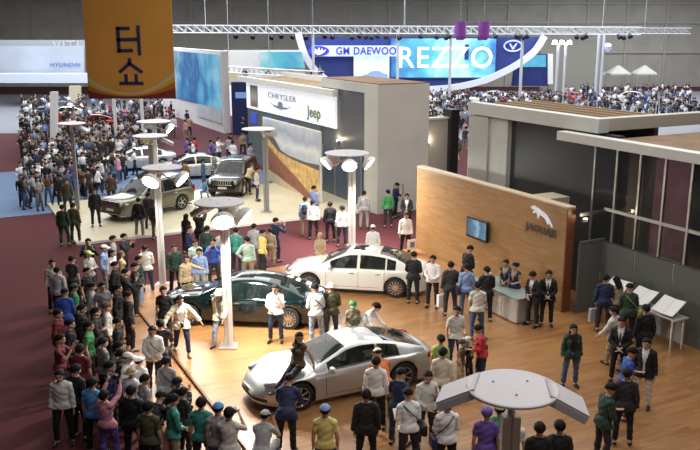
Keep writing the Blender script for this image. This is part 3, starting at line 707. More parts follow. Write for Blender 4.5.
car('cream saloon on the blue carpet right of the silver grey saloon', 'car', (-9.6, 49.0), R(200), SEDAN, P_CRM, loc_z=.02)
car('bright red saloon in the crowd under the orange banner', 'car', (-22.6, 72.5), R(183), SEDAN, P_RED, loc_z=.04)
car('white estate car with open view at the far right end', 'car', (33.2, 99.5), R(182), SEDAN, P_WHT, loc_z=.04)
car('small silver car in the crowd above the grey pavilion roof', 'car', (17.2, 100.5), R(170), SEDAN, P_SIL, loc_z=.04)
car('red car in the crowd between twin light poles and far right car', 'car', (25.8, 99.5), R(175), SEDAN, P_RED, loc_z=.04)
car('blue-black saloon in crowd left of the white boutique wall', 'car', (-30.5, 86.0), R(190), SEDAN, paint('navy_paint', (.02, .03, .09)), loc_z=.04)
car('white saloon in the crowd behind the bright red saloon', 'car', (-27.5, 80.0), R(176), SEDAN, P_WHT, loc_z=.04)

# ---------------------------------------------------------------- far stands
def at(px, py, d):
    r = ray(px, py); t = d / r[1]; return Vector((r[0] * t, d, CAMH + r[2] * t))
def px_poly(pts, d):                        # outline given at photo pixels on the plane y = d -> (x, z)
    return [(at(x, y, d).x, at(x, y, d).z) for x, y in pts]
def upright(mb, poly, d, th): return mb.prism(poly, 0, th, MX, (0, d + th, 0))
def wallpoly(name, pts, d, th, m, parent=None):
    return upright(MB(), px_poly(pts, d), d, th).build(name, m, parent)
# main blue stage wall with screens
SW = empty('stage_wall', (0, 0, 0)); tag(SW, 'deep blue curved-edge stage wall carrying the big video screens', 'stage')
NAVYW = mat('stage_navy', (.018, .035, .17), .5)
wallpoly('wall', [(302, 37), (540, 37), (544, 44), (520, 64), (500, 77), (480, 86), (440, 93), (318, 93), (312, 80)], 101, .6, NAVYW, SW)
# white sweeping band
def band(name, pts, w, d, m, parent, th=.5):
    c = [at(x, y, d) for x, y in pts]; fine = []
    cx = curve([(i, p.x) for i, p in enumerate(c)]); cz = curve([(i, p.z) for i, p in enumerate(c)])
    for k in range((len(c) - 1) * 6 + 1): fine.append(Vector((cx(k / 6), cz(k / 6))))
    up = []; dn = []
    for i, p in enumerate(fine):
        t = (fine[min(i + 1, len(fine) - 1)] - fine[max(i - 1, 0)]).normalized(); nrm = Vector((-t.y, t.x))
        up.append(p + nrm * w / 2); dn.append(p - nrm * w / 2)
    m_ = MB(); n = len(fine)
    vs_ = [(p.x, d, p.y) for p in up] + [(p.x, d, p.y) for p in dn] + [(p.x, d + th, p.y) for p in up] + [(p.x, d + th, p.y) for p in dn]
    fs = []
    for i in range(n - 1):
        fs += [(i, i + 1, n + i + 1, n + i), (2 * n + i, 3 * n + i, 3 * n + i + 1, 2 * n + i + 1), (i, 2 * n + i, 2 * n + i + 1, i + 1), (n + i, n + i + 1, 3 * n + i + 1, 3 * n + i)]
    fs += [(0, n, 3 * n, 2 * n), (n - 1, 3 * n - 1, 4 * n - 1, 2 * n - 1)]
    return m_.add(vs_, fs).build(name, m, parent)
BANDW = mat('band_white', (.7, .72, .75), .5)
band('white_band', [(545, 36), (536, 50), (520, 63), (500, 74), (480, 82), (450, 88), (424, 90)], .75, 100.2, BANDW, SW)
band('white_band', [(298, 33), (303, 50), (313, 68), (326, 80)], .8, 100.2, BANDW, SW)
SCRC = ramp_mat('screen_cyan', [(0, (.02, .12, .45)), (.35, (.10, .55, .75)), (.5, (.30, .72, .88)), (.62, (.55, .88, 1)), (.8, (.15, .6, .85)), (1, (.03, .2, .6))], 0, -7, 7, .42, .5, emit=1.15)
SC = empty('video_screen', at(443, 58, 100.86)); tag(SC, 'wide cyan video screen showing five big white letters', 'screen')
MB().box((0, 0, 0), (12.9, .3, 4.9)).build('casing', NAVYW, SC)
MB().box((0, -.17, 0), (12.6, .06, 4.6)).build('picture', SCRC, SC)
text_obj('lettering', 'REZZO', 3.5, .02, mat('letter_glow', (1, 1, 1), .5, emit=1.6), facing((.25, -.24, -.05)), SC, .98, .0)
for x in (6.8 - 4.0,): MB().box((x, -.22, .7), (.5, .04, 1.8)).build('dark_bar', NAVYW, SC)
SC2 = empty('video_screen', at(371.5, 68, 100.86)); tag(SC2, 'bright video screen with a white car picture below blue lettering', 'screen')
MB().box((0, 0, 0), (4.5, .3, 4.4)).build('casing', NAVYW, SC2)
MB().box((0, -.17, 0), (4.3, .06, 4.2)).build('picture', ramp_mat('screen_white', [(0, (.1, .2, .6)), (.3, (.6, .8, .95)), (.5, (.95, .97, 1)), (.7, (.6, .85, .95)), (1, (.2, .45, .8))], 2, -2.2, 2.2, .35, .6, emit=1.2), SC2)
cp = [(-1.5, -.55), (-1.45, -.2), (-.9, -.08), (-.4, .25), (.5, .28), (1.0, -.02), (1.5, -.1), (1.6, -.55)]
MB().prism(cp, 0, .02, MX, (.4, -.22, -.6)).build('car_picture', mat('picture_blue', (.2, .3, .6), .5, emit=.5), SC2)
SC3 = empty('video_screen', at(360, 38 + 22, 100.6)); bpy.data.objects.remove(SC3)
SG = empty('stage_sign', at(356.5, 51, 100.0)); tag(SG, 'white sign strip with violet-blue capitals and a tulip-like emblem', 'sign')
w_, h_ = 10.2, 1.5
MB().prism([(-w_ / 2 - .6, .1), (-w_ / 2 - .1, .62), (w_ / 2, .62), (w_ / 2, -.62), (-w_ / 2 - .1, -.62)], 0, .7, MX, (0, .66, 0)).build('strip', mat('sign_pale_blue', (.35, .45, .8), .5, emit=.9, ecol=(.45, .55, 1)), SG)
VB = mat('sign_violet', (.05, .04, .42), .5, emit=.25)
text_obj('lettering', 'GM DAEWOO', 1.22, .02, VB, facing((1.15, -.18, -.02)), SG, .88, .03)
m_ = MB().prism([(1.25 * math.cos(a), .6 * math.sin(a)) for a in np.linspace(0, 2 * math.pi, 28, endpoint=False)], 0, .04, MX, (-4.5, -.17, 0)); m_.build('emblem_ground', VB, SG)
m_ = MB()
for s, k in ((0, 0), (-1, 1), (1, 1), (-1, 2), (1, 2)):
    pet = [(.04 * k, -.46), (.16 + .26 * k, -.12), (.02 + .42 * k, .46 - .12 * k), (-.14 + .30 * k, -.02)]
    m_.prism([(s * x if s else x * 1.2, y) for x, y in pet], 0, .03, MX, (-4.5, -.22, 0))
m_.build('emblem', mat('emblem_white', (.9, .9, 1), .5, emit=.8), SG)
OE = empty('stage_emblem', at(513, 46, 100.7)); tag(OE, 'oval ringed emblem high on the right of the blue stage wall', 'sign')
MB().tube([(1.05 * math.cos(a), 0, .62 * math.sin(a)) for a in np.linspace(0, 2 * math.pi, 29)], .09, 8).build('ring', mat('emblem_glow', (.4, .45, 1), .4, emit=.7), OE)
MB().prism([(-.5, .3), (-.3, .3), (0, -.2), (.3, .3), (.5, .3), (.08, -.4), (-.08, -.4)], 0, .08, MX).build('chevron', mat('emblem_glow', (.4, .45, 1), .4, emit=.7), OE)
# ring truss arches left and smaller panels
def booth_wall(name, label, pts, d, th, m, cat='wall panel'):
    o = wallpoly(name, pts, d, th, m); o.name = name; tag(o, label, cat); return o
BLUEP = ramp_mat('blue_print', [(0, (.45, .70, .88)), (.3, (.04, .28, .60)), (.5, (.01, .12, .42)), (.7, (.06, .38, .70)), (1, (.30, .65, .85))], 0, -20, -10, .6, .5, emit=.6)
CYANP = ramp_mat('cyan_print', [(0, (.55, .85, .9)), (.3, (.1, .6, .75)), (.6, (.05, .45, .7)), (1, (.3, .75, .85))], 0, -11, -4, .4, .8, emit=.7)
def ubox(name, label, U0, U1, V0, V1, z0, z1, m, cat='wall panel'):
    o = bx(MB(), U0, U1, V0, V1, z0, z1).build(name, m); tag(o, label, cat); return o
BW_ = empty('booth_wall', (0, 0, 0)); tag(BW_, 'white booth wall with tall blue water graphics right of banner', 'wall panel')
bx(MB(), 22.4, 23.0, 67.5, 88, 0, 6.9).build('wall', WHITE, BW_)
bx(MB(), 22.3, 22.4, 67.9, 86.5, 2.0, 6.6).build('blue_graphic', BLUEP, BW_)
bx(MB(), 22.3, 22.4, 67.9, 75, .8, 2.0).build('pale_graphic', mat('pale_graphic', (.55, .62, .66), .5, nz=.15, nscale=.6), BW_)
DS = empty('display_stand', (0, 0, 0)); tag(DS, 'white display stand with a cyan lit panel between banner and blue stage', 'stand')
wallpoly('wall', [(223, 50), (300, 50), (305, 72), (305, 103.6), (223, 103.6)], 99, .5, LGREY, DS)
wallpoly('cyan_panel', [(260, 52), (302, 52), (305, 68), (260, 68)], 98.7, .3, CYANP, DS)
wallpoly('khaki_panel', [(223, 72), (242, 72), (242, 101), (223, 101)], 98.6, .4, mat('khaki_panel', (.42, .38, .24), .6), DS)
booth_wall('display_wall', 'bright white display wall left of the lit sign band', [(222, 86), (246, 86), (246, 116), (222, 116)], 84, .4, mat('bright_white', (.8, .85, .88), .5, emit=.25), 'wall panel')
o = empty('display_tower', at(242, 118, 70).xyz); o.location.z = 0; tag(o, 'tall navy display tower in front of white display wall', 'tower')
MB().box((0, 0, 2.2), (1.6, .6, 4.4)).build('body', mat('tower_navy', (.015, .03, .12), .4), o, bevel=.03)
MB().box((0, -.32, 3.3), (.9, .04, .5)).build('screen', mat('tower_screen', (.15, .3, .6), .4, emit=.5), o)
# far left white stand
LS = empty('booth_wall', (0, 0, 0)); tag(LS, 'white stand with blue lettering left of the orange banner', 'wall panel')
wallpoly('back_wall', [(-6, 46), (84, 46), (84, 82), (-6, 82)], 97, .5, mat('stand_white', (.42, .46, .52), .5, nz=.08, nscale=.4), LS)
wallpoly('fascia', [(-6, 74), (90, 74), (90, 83), (-6, 83)], 94, 2.4, mat('stand_fascia', (.6, .66, .75), .5), LS)
wallpoly('upper_wall', [(-6, 40), (86, 40), (86, 50), (-6, 50)], 98, .5, mat('stand_grey', (.33, .35, .38), .6), LS)
text_obj('lettering', 'VITI', 1.6, .02, mat('letter_grey', (.5, .5, .52), .5), facing(at(66, 46, 97.9)), LS, 1.1)
text_obj('lettering', 'HYUNDAI', .62, .02, mat('letter_blue', (.03, .08, .4), .5), facing(at(64.5, 65, 96.8)), LS, 1.2, shear=.3)
booth_wall('advertising_pillar', 'cream pillar panel under the left white stand', [(69, 86), (80, 86), (80, 109.5), (69, 109.5)], 92, .5, mat('cream_panel', (.55, .5, .36), .6))
booth_wall('advertising_pillar', 'tall bright white pillar at the left edge beyond the blue carpet', [(50, 92), (56, 92), (56, 150.5), (50, 150.5)], 60, .5, WHITE)
# right: blue kiosk, tents, twin poles
KI = empty('booth_kiosk', (0, 0, 0)); tag(KI, 'blue lit kiosk with white end wall right of the stage wall', 'kiosk')
wallpoly('wall', [(516, 54), (548, 54), (548, 86), (512, 86)], 104, .6, NAVYW, KI)
wallpoly('lit_panel', [(524, 55), (546, 55), (546, 67), (518, 67)], 103.8, .15, ramp_mat('kiosk_cyan', [(0, (.02, .3, .55)), (.5, (.1, .55, .8)), (1, (.02, .25, .5))], 0, 15, 30, .4, 1, emit=.8), KI)
wallpoly('end_wall', [(548, 54), (553, 54), (553, 84), (548, 84)], 103.6, .8, WHITE, KI)
booth_wall('partition_wall', 'beige hall partition behind the blue kiosk', [(540, 40), (600, 40), (600, 94.8), (540, 94.8)], 110, .5, mat('beige_partition', (.26, .25, .20), .7))
for i, (x, y, lb) in enumerate(((617, 79, 'left small pale tent roof at the far right'), (643, 78, 'right small pale tent roof at the far right'), (592, 82, 'greenish tent roof left of the two pale tents'))):
    p_ = at(x, y + 8, 112); o = empty('tent', (p_.x, 112, 0)); tag(o, lb, 'tent')
    MB().lathe([(1.9, 2.7), (1.9, 2.9), (.2, 3.9), (0, 3.95)], (0, 0, 0), 4, Matrix.Rotation(R(45), 3, 'Z')).build('canopy', mat('tent_cloth_%d' % i, ((.5, .5, .45), (.5, .5, .45), (.3, .38, .28))[i], .8), o)
    for sx in (-1, 1):
        for sy in (-1, 1): MB().tube([(sx * 1.25, sy * 1.25, 0), (sx * 1.25, sy * 1.25, 2.75)], .05).build('leg', STEEL, o)
# gantries: long lattice trusses with rows of spotlights
def truss(a, b, w, m, label, legs=()):
    a, b = Vector(a), Vector(b); d = (b - a); L = d.length; d.normalize(); side = d.cross(Vector((0, 0, 1))).normalized() * w / 2; up = Vector((0, 0, w / 2))
    o = empty('lattice_truss', a); tag(o, label, 'truss'); m_ = MB(); z = Vector((0, 0, 0))
    for s in (1, -1):
        for t in (1, -1): m_.tube([z + side * s + up * t, z + d * L + side * s + up * t], .05, 5)
    n = int(L / w / 1.2)
    for i in range(n):
        p = d * (L * i / n); q = d * (L * (i + 1) / n)
        for s in (1, -1):
            m_.tube([p + side * s + up, q + side * s - up], .03, 4); m_.tube([p + side * s - up, p + side * s + up], .03, 4)
        m_.tube([p + side + up, q - side + up], .03, 4)
    m_.build('lattice', m, o)
    for k in (.08, .5, .92):
        p = d * (L * k); m_2 = MB().tube([p + up, (p.x, p.y, 16.2 - a.z)], .03, 5); m_2.build('hanging_cable', m, o)
    for q in legs:
        p = Vector(q) - a; MB().box((p.x, p.y, -a.z / 2), (.28, .28, a.z)).build('leg', m, o)
    return o
TR = mat('truss_white', (.60, .61, .62), .4, .3)
t1a, t1b = at(168, 29, 92), at(640, 31, 92)
truss(t1a, t1b, .8, TR, 'long white lattice truss crossing above the stage screens', [at(x, 32, 92) for x in (313, 398, 451, 523)])
truss(at(120, 29, 108), at(690, 31, 108), .7, TR, 'long white lattice truss further back across the hall')
truss(at(222, 69, 80), at(322, 75, 72), .55, TR, 'short white truss above the lit sign band', [at(246, 70, 78.1)])
LSP = mat('spot_lens', (.9, .92, 1), .4, emit=60, ecol=(.88, .9, 1))
LSV = mat('spot_lens_violet', (.8, .75, 1), .4, emit=24, ecol=(.78, .74, 1))
proto = None
def spot(p, label, grp, lens, yaw=0):
    o = empty('spotlight', p, yaw); tag(o, label, 'spotlight', grp)
    b = MB().lathe([(.14, .30), (.20, .10), (.27, -.22)], (0, 0, 0), 12, Matrix.Rotation(R(-50), 3, 'X')).build('housing', BLACK, o)
    MB().lathe([(0, -.20), (.24, -.205)], (0, 0, 0), 12, Matrix.Rotation(R(-50), 3, 'X')).build('lens', lens, o)
    MB().box((0, 0, .3), (.05, .05, .5)).build('yoke', STEEL, o)
    return o
def row(xs, py, d, label, grp, lens):
    global proto
    for i, x in enumerate(xs):
        p = at(x, py + (i % 3) * .7, d)
        if i == 0: s = spot(p, label, grp, lens)
        else: s2 = copy_tree(s); s2.location = p; s2.rotation_euler.z = rnd.uniform(-.6, .6)
row([236, 253, 272, 281, 293, 306, 325, 333, 352, 360, 366, 372, 378, 386, 399, 421, 437, 446, 449, 463, 480, 495], 35.8, 91.5, 'white spotlight hanging from the long front truss', 'spotlights on the front truss', LSP)
row([516, 519, 523, 527, 577, 583, 586, 619, 624, 630], 35.8, 91.5, 'violet-white spotlight near the right end of the front truss', 'spotlights at the right end of the front truss', LSV)
row([245, 268, 291, 320], 71, 78, 'small spotlight on the short truss above lit sign', 'spotlights on the short truss', LSP)
# slim poles with spotlight clusters at the right
for i, (x, d, lb) in enumerate(((558.5, 96, 'left pole of the pair carrying violet spotlights'), (566, 97, 'right pole of the pair carrying violet spotlights'))):
    p = at(x, 44, d); o = empty('light_pole', (p.x, d, 0)); tag(o, lb, 'lamp')
    MB().tube([(0, 0, 0), (0, 0, p.z)], .16).build('pole', TR, o)
    for dx in (-.45, .35): MB().lathe([(0, -.1), (.3, -.1), (.2, .3)], (dx, -.1, p.z + .1), 12).build('spot_head', LSV, o)
for i, (x, d, y0, lb) in enumerate(((599.5, 96, 33, 'left pole of the pair at right carrying a mirror ball'), (604.5, 97.5, 33, 'right pole of the pair at right carrying a mirror ball'))):
    p = at(x, y0, d); o = empty('light_pole', (p.x, d, 0)); tag(o, lb, 'lamp')
    MB().tube([(0, 0, 0), (0, 0, p.z)], .17).build('pole', TR, o)
    if i: MB().ell((.4, -.3, p.z - 1.6), (.5, .5, .5)).build('mirror_ball', mat('mirror_ball', (.5, .5, .75), .2, .8, emit=.4), o)
# purple hanging drums
for x, lb in ((460, 'left purple drum lantern hanging above the big screen'), (483.5, 'right purple drum lantern hanging above the big screen')):
    p = at(x, 40, 80); o = empty('hanging_lantern', p); tag(o, lb, 'lantern')
    MB().lathe([(.35, 0), (.52, .35), (.56, 1.7)], (0, 0, 0), 18).build('drum', mat('purple_cloth', (.22, .05, .28), .7, emit=.12), o)
    MB().tube([(0, 0, 1.6), (0, 0, 16.2 - p.z)], .02).build('cord', STEEL, o)

# brochure table at the right
BT = empty('brochure_table', W(17.75, 16.2, .1), ANG - math.pi / 2); tag(BT, 'long table holding catalogues against the glass lounge at right edge', 'table')
MB().box((0, 0, .93), (2.9, .55, .05)).build('table_top', LGREY, BT, bevel=.01)
for x in (-1.35, 1.35):
    for y in (-.22, .22): MB().box((x, y, .455), (.06, .06, .91)).build('leg', STEEL, BT)
MB().box((0, .22, .5), (2.6, .03, .7)).build('back_panel', MGREY, BT)
for i, (v, lb) in enumerate(((.95, 'farthest open white catalogue tilted on the table by glass lounge'), (-.05, 'middle open white catalogue tilted on the table by glass lounge'), (-1.0, 'nearest white catalogue tilted on the table by glass lounge'))):
    o = empty('catalogue', W(17.72, 16.2 + v, 1.06), ANG - math.pi / 2); tag(o, lb, 'catalogue')
    Mx = Matrix.Rotation(R(35), 3, 'X')
    MB().box((-.19, 0, .24), (.37, .60, .02), M=Mx @ Matrix.Rotation(R(6), 3, 'Y')).box((.19, 0, .24), (.37, .60, .02), M=Mx @ Matrix.Rotation(R(-6), 3, 'Y')).build('pages', WHITE, o)
    MB().box((0, .1, .12), (.5, .04, .24)).build('rest', STEEL, o)

# ---------------------------------------------------------------- people
def _cap(mb, a, b, ra, rb, side=None, kx=1.0, ky=1.0, n=12):
    """tapered capsule; side = direction of the kx axis"""
    a, b = Vector(a), Vector(b); d = (b - a); L = d.length; d.normalize()
    sd = Vector(side) if side is not None else Vector((1, 0, 0))
    u = (sd - d * sd.dot(d))
    if u.length < 1e-3: u = Vector((0, 1, 0)) - d * d.y
    u.normalize(); w = d.cross(u)
    rows = []
    for t in (-1, -.85, -.5, 0): rows.append((a + d * ra * t * .9, ra * math.sqrt(max(0, 1 - t * t)) + (1e-3 if t == -1 else 0)))
    for k in (.33, .66): rows.append((a + d * L * k, ra + (rb - ra) * k))
    for t in (0, .5, .85, 1): rows.append((b + d * rb * t * .9, rb * math.sqrt(max(0, 1 - t * t)) + (1e-3 if t == 1 else 0)))
    vs_ = []; fs = []
    for p, r in rows:
        for k in range(n):
            q = 2 * math.pi * k / n; vs_.append(p + u * r * kx * math.cos(q) + w * r * ky * math.sin(q))
    for i in range(len(rows) - 1):
        for k in range(n): fs.append((i * n + k, i * n + (k + 1) % n, (i + 1) * n + (k + 1) % n, (i + 1) * n + k))
    fs += [tuple(range(n))[::-1], tuple(range((len(rows) - 1) * n, len(rows) * n))]
    mb.add(vs_, fs)

ARM = dict(   # (upper arm dir), (forearm dir) : out, forward, up
    down=((.16, .02, -1), (.06, .18, -1)), down2=((.20, -.10, -1), (.02, .28, -1)), bent=((.18, .10, -1), (-.30, .85, .05)),
    camera=((.28, .70, -.55), (-.45, .35, .85)), cross=((.20, .28, -1), (-.92, .40, .12)), hip=((.62, -.12, -.80), (-.60, .25, -.70)),
    up=((.15, .85, .45), (-.15, .55, .85)), chin=((.15, .45, -.9), (-.28, .30, .95)), clasp=((.18, .18, -1), (-.62, .55, -.42)), back=((.24, -.30, -1), (-.60, -.35, -.55)),
    reach=((.20, .80, -.55), (.0, .95, -.25)), swingf=((.12, .45, -.9), (.0, .70, -.7)), swingb=((.16, -.42, -.9), (.05, -.15, -1)), carry=((.18, .0, -1), (.02, .30, -.95)),
    prop=((.35, -.55, -.80), (.10, -.25, -1)), point=((.30, .85, -.15), (.0, .95, .1)), spread=((.62, .12, -.75), (.45, .30, -.75)))
LEG = dict(st=((.07, .02, -1), (.02, -.05, -1)), ap=((.16, .03, -1), (.10, -.06, -1)), ff=((.05, .42, -.9), (.02, .10, -1)), fb=((.05, -.30, -.95), (.02, -.50, -.85)),
    rl=((.12, .14, -1), (.04, -.12, -1)), sit=((.10, 1, -.12), (.02, .12, -1)), cr=((.22, .95, .10), (.02, -.55, -.85)), hl=((.05, .85, -.35), (-.05, .55, -.85)), hr=((-.10, .90, -.45), (.05, .60, -.60)))
# pose: lean, head pitch, head yaw, left arm, right arm, left leg, right leg
POSE = dict(
    stand=(2, 4, 0, 'down', 'down2', 'st', 'rl'), relaxed=(0, 8, 25, 'down2', 'down', 'rl', 'st'), look_left=(2, 6, 50, 'down', 'bent', 'st', 'rl'), look_right=(2, 6, -50, 'bent', 'down', 'rl', 'st'),
    photo=(4, 2, 0, 'camera', 'camera', 'st', 'rl'), photo_high=(-4, -14, 0, 'up', 'up', 'st', 'rl'), cross=(0, 3, 10, 'cross', 'cross', 'rl', 'st'), hips=(0, 5, -15, 'hip', 'hip', 'ap', 'ap'),
    one_hip=(2, 6, 15, 'hip', 'down', 'rl', 'st'), chin=(3, 8, -10, 'chin', 'clasp', 'st', 'rl'), clasp=(2, 10, 0, 'clasp', 'clasp', 'st', 'st'), behind=(0, 6, 20, 'back', 'back', 'ap', 'st'),
    walk=(5, 6, 0, 'swingf', 'swingb', 'fb', 'ff'), walk2=(5, 10, -20, 'swingb', 'swingf', 'ff', 'fb'), read=(8, 28, 0, 'bent', 'clasp', 'st', 'rl'), lean=(38, 20, 0, 'reach', 'reach', 'rl', 'st'),
    carry=(2, 6, -12, 'carry', 'bent', 'st', 'rl'), bend=(55, 25, 10, 'reach', 'clasp', 'st', 'rl'), spread=(2, 10, 15, 'spread', 'spread', 'ff', 'fb'), crouch=(25, 5, 0, 'reach', 'camera', 'cr', 'cr'),
    hood=(-6, 12, 50, 'prop', 'down', 'hl', 'hr'), point=(2, 2, -25, 'point', 'down', 'st', 'rl'), talk=(2, 6, -30, 'bent', 'down2', 'st', 'st'), twist=(6, 15, -55, 'carry', 'chin', 'rl', 'st'))
def rotx(v, a):        # lean forward (towards -Y) by a
    c, s = math.cos(a), math.sin(a); return Vector((v[0], v[1] * c - v[2] * s, v[1] * s + v[2] * c))
def skeleton(pose, fem):
    lean, hp, hy, aL, aR, lL, lR = POSE[pose]; k = .94 if fem else 1.0; a = R(lean)
    J = {}; pel = Vector((0, 0, 0))
    T = lambda v: rotx(Vector(v) * k, a)
    J['pel'] = pel; J['waist'] = T((0, .0, .13)); J['chest'] = T((0, .0, .33)); J['neck'] = T((0, .01, .50))
    sw = .138 if fem else .158
    for s, nm in ((1, 'L'), (-1, 'R')):
        J['sh' + nm] = T((s * sw, .01, .438))
        ua, fa = ARM[aL if s > 0 else aR]
        def cv(q, L): return rotx(Vector((s * q[0], -q[1], q[2])).normalized() * L * k, a * .7)
        J['el' + nm] = J['sh' + nm] + cv(ua, .285); J['wr' + nm] = J['el' + nm] + cv(fa, .245)
        d = cv(fa, 1).normalized(); J['hd' + nm] = J['wr' + nm] + d * .085 * k
        J['hp' + nm] = Vector((s * (.10 if fem else .092), 0, -.04)) * k
        th, sh = LEG[lL if s > 0 else lR]
        cl = lambda q, L: Vector((s * q[0], -q[1], q[2])).normalized() * L * k
        J['kn' + nm] = J['hp' + nm] + cl(th, .415); J['an' + nm] = J['kn' + nm] + cl(sh, .40)
        J['to' + nm] = J['an' + nm] + Vector((s * .03, -.15, -.055)) * k; J['he' + nm] = J['an' + nm] + Vector((0, .035, -.06)) * k
    hm = Matrix.Rotation(a * .6, 3, 'X') @ Matrix.Rotation(R(hy), 3, 'Z') @ Matrix.Rotation(R(hp), 3, 'X')
    J['head'] = J['neck'] + rotx((0, -.025 * k, .155 * k), a * .75)
    mz = min(J[x + y].z for x in ('to', 'he') for y in 'LR') - .025
    if pose == 'hood': mz = 0
    for q in J: J[q] = J[q] - Vector((0, 0, mz))
    return J, hm, k
def remeshed(mb, vox):
    me = mb.mesh('tmp'); o = bpy.data.objects.new('tmp', me); COL.objects.link(o)
    r = o.modifiers.new('r', 'REMESH'); r.mode = 'VOXEL'; r.voxel_size = vox
    dg = bpy.context.evaluated_depsgraph_get(); dg.update(); ev = o.evaluated_get(dg); m2 = bpy.data.meshes.new_from_object(ev)
    bpy.data.objects.remove(o)
    n = len(m2.vertices); V = np.empty(n * 3); m2.vertices.foreach_get('co', V); V = V.reshape(-1, 3)
    F = [tuple(p.vertices) for p in m2.polygons]
    bpy.data.meshes.remove(m2); return V, F
def smooth_v(V, F, it):
    E = set()
    for f in F:
        for i in range(len(f)):
            a, b = f[i], f[(i + 1) % len(f)]; E.add((a, b) if a < b else (b, a))
    E = np.array(list(E)); n = len(V)
    deg = np.bincount(E.ravel(), minlength=n).astype(float)[:, None]; deg[deg == 0] = 1
    for _ in range(it):
        S = np.zeros_like(V)
        for c in range(3):
            S[:, c] = np.bincount(E[:, 0], weights=V[E[:, 1], c], minlength=n) + np.bincount(E[:, 1], weights=V[E[:, 0], c], minlength=n)
        V = V * .45 + (S / deg) * .55
    return V
def normals(V, F):
    N = np.zeros_like(V); Q = np.array([f if len(f) == 4 else f + (f[-1],) for f in F])
    c = np.cross(V[Q[:, 2]] - V[Q[:, 0]], V[Q[:, 3]] - V[Q[:, 1]])
    for k in range(4):
        for a in range(3): N[:, a] += np.bincount(Q[:, k], weights=c[:, a], minlength=len(V))
    L = np.linalg.norm(N, axis=1); L[L == 0] = 1
    return N / L[:, None]
_body = {}
def body_data(pose, fem, far):
    key = (pose, fem, far)
    if key in _body: return _body[key]
    J, hm, k = skeleton(pose, fem); mb = MB(); X = (1, 0, 0); up = (J['chest'] - J['pel']).normalized()
    TR_ = Matrix(((1, 0, 0), (0, up.z, up.y), (0, -up.y, up.z))).transposed() if False else Matrix.Rotation(math.atan2(-up.y, up.z), 3, 'X')
    e = lambda c, r: mb.ell(c, tuple(q * k for q in r), TR_, 14, 9)
    hipw = .172 if fem else .160
    e(J['pel'] + TR_ @ Vector((0, .005, .0)), (hipw, .118, .125))
    _cap(mb, J['pel'] + up * .06 * k, J['chest'] - up * .02, .095 * k, .11 * k, X, 1.18 if fem else 1.30, .95)
    e(J['chest'], (.135 if fem else .155, .108, .165)); e(J['chest'] + TR_ @ Vector((0, .0, .09)), (.12 if fem else .14, .085, .08))
    if fem:
        for s in (-1, 1): e(J['chest'] + TR_ @ Vector((s * .07, -.085, .0)), (.058, .05, .055))
    _cap(mb, J['shL'], J['shR'], .052 * k, .052 * k, up, 1.0, 1.15)
    for s in 'LR': _cap(mb, J['neck'] + up * .035 * k, J['sh' + s] + up * .005, .040 * k, .044 * k, up, 1.0, 1.1)
    _cap(mb, J['neck'] - up * .03, J['head'] - up * .03, .056 * k, .052 * k, X)
    for s in 'LR':
        _cap(mb, J['sh' + s], J['el' + s], .050 * k, .040 * k, X); _cap(mb, J['el' + s], J['wr' + s], .041 * k, .027 * k, X)
        d = (J['wr' + s] - J['el' + s]).normalized(); _cap(mb, J['wr' + s] + d * .02, J['hd' + s], .026 * k, .034 * k, (0, 1, 0), 1.15, .55)
        _cap(mb, J['hp' + s], J['kn' + s], .088 * k, .056 * k, X); _cap(mb, J['kn' + s], J['an' + s], .054 * k, .036 * k, X)
        m = J['kn' + s].lerp(J['an' + s], .3) + Vector((0, .018, 0)); _cap(mb, m, m.lerp(J['an' + s], .35), .050 * k, .040 * k, X)
        _cap(mb, J['he' + s] + Vector((0, 0, .012)), J['to' + s] + Vector((0, 0, .0)), .040 * k, .034 * k, X, 1.05, .8); _cap(mb, J['an' + s], J['he' + s] + Vector((0, 0, .03)), .036 * k, .034 * k, X)
    H = J['head']; hh = lambda c, r: mb.ell(H + hm @ (Vector(c) * k * 1.05), tuple(q * k * 1.05 for q in r), hm, 14, 10)
    hh((0, .012, .035), (.076, .096, .088)); hh((0, -.022, -.02), (.064, .072, .078)); hh((0, -.038, -.066), (.040, .040, .040))
    hh((0, -.098, -.012), (.013, .020, .022)); hh((0, -.088, .012), (.011, .016, .03)); hh((0, -.076, .045), (.055, .018, .018))
    for s in (-1, 1): hh((s * .078, .008, .0), (.014, .022, .034))
    V, F = remeshed(mb, .026 if far else .0125); V = smooth_v(V, F, 1 if far else 2); N = normals(V, F)
    # labels by nearest bone
    segs = [('torso', 'pel', 'waist', .12), ('torso', 'waist', 'chest', .13), ('torso', 'chest', 'neck', .12), ('torso', 'shL', 'shR', .05), ('neck', 'neck', 'head', .045), ('head', 'head', 'head', .10)]
    for s in 'LR': segs += [('ua', 'sh' + s, 'el' + s, .05), ('fa', 'el' + s, 'wr' + s, .034), ('hand', 'wr' + s, 'hd' + s, .03), ('th', 'hp' + s, 'kn' + s, .085), ('shin', 'kn' + s, 'an' + s, .05), ('foot', 'he' + s, 'to' + s, .045), ('foot', 'an' + s, 'he' + s, .035)]
    D = []; Ts = []
    for nm, a, b, r in segs:
        A_ = np.array(J[a]); B_ = np.array(J[b]); d = B_ - A_; L2 = max(d @ d, 1e-9); t = np.clip((V - A_) @ d / L2, 0, 1)
        D.append(np.linalg.norm(V - A_ - t[:, None] * d, axis=1) - r * k); Ts.append(t)
    D = np.array(D); idx = D.argmin(0); T_ = np.array(Ts)[idx, np.arange(len(V))]; L = np.array([q[0] for q in segs])[idx]
    upn = np.array(up); sp = (V - np.array(J['pel'])) @ upn / k          # height along the spine in model metres
    res = dict(J=J, hm=hm, k=k, V=V, F=F, N=N, L=L, T=T_, sp=sp, up=up, TR=TR_, S=np.array([q[1][-1] for q in segs])[idx])
    _body[key] = res; return res
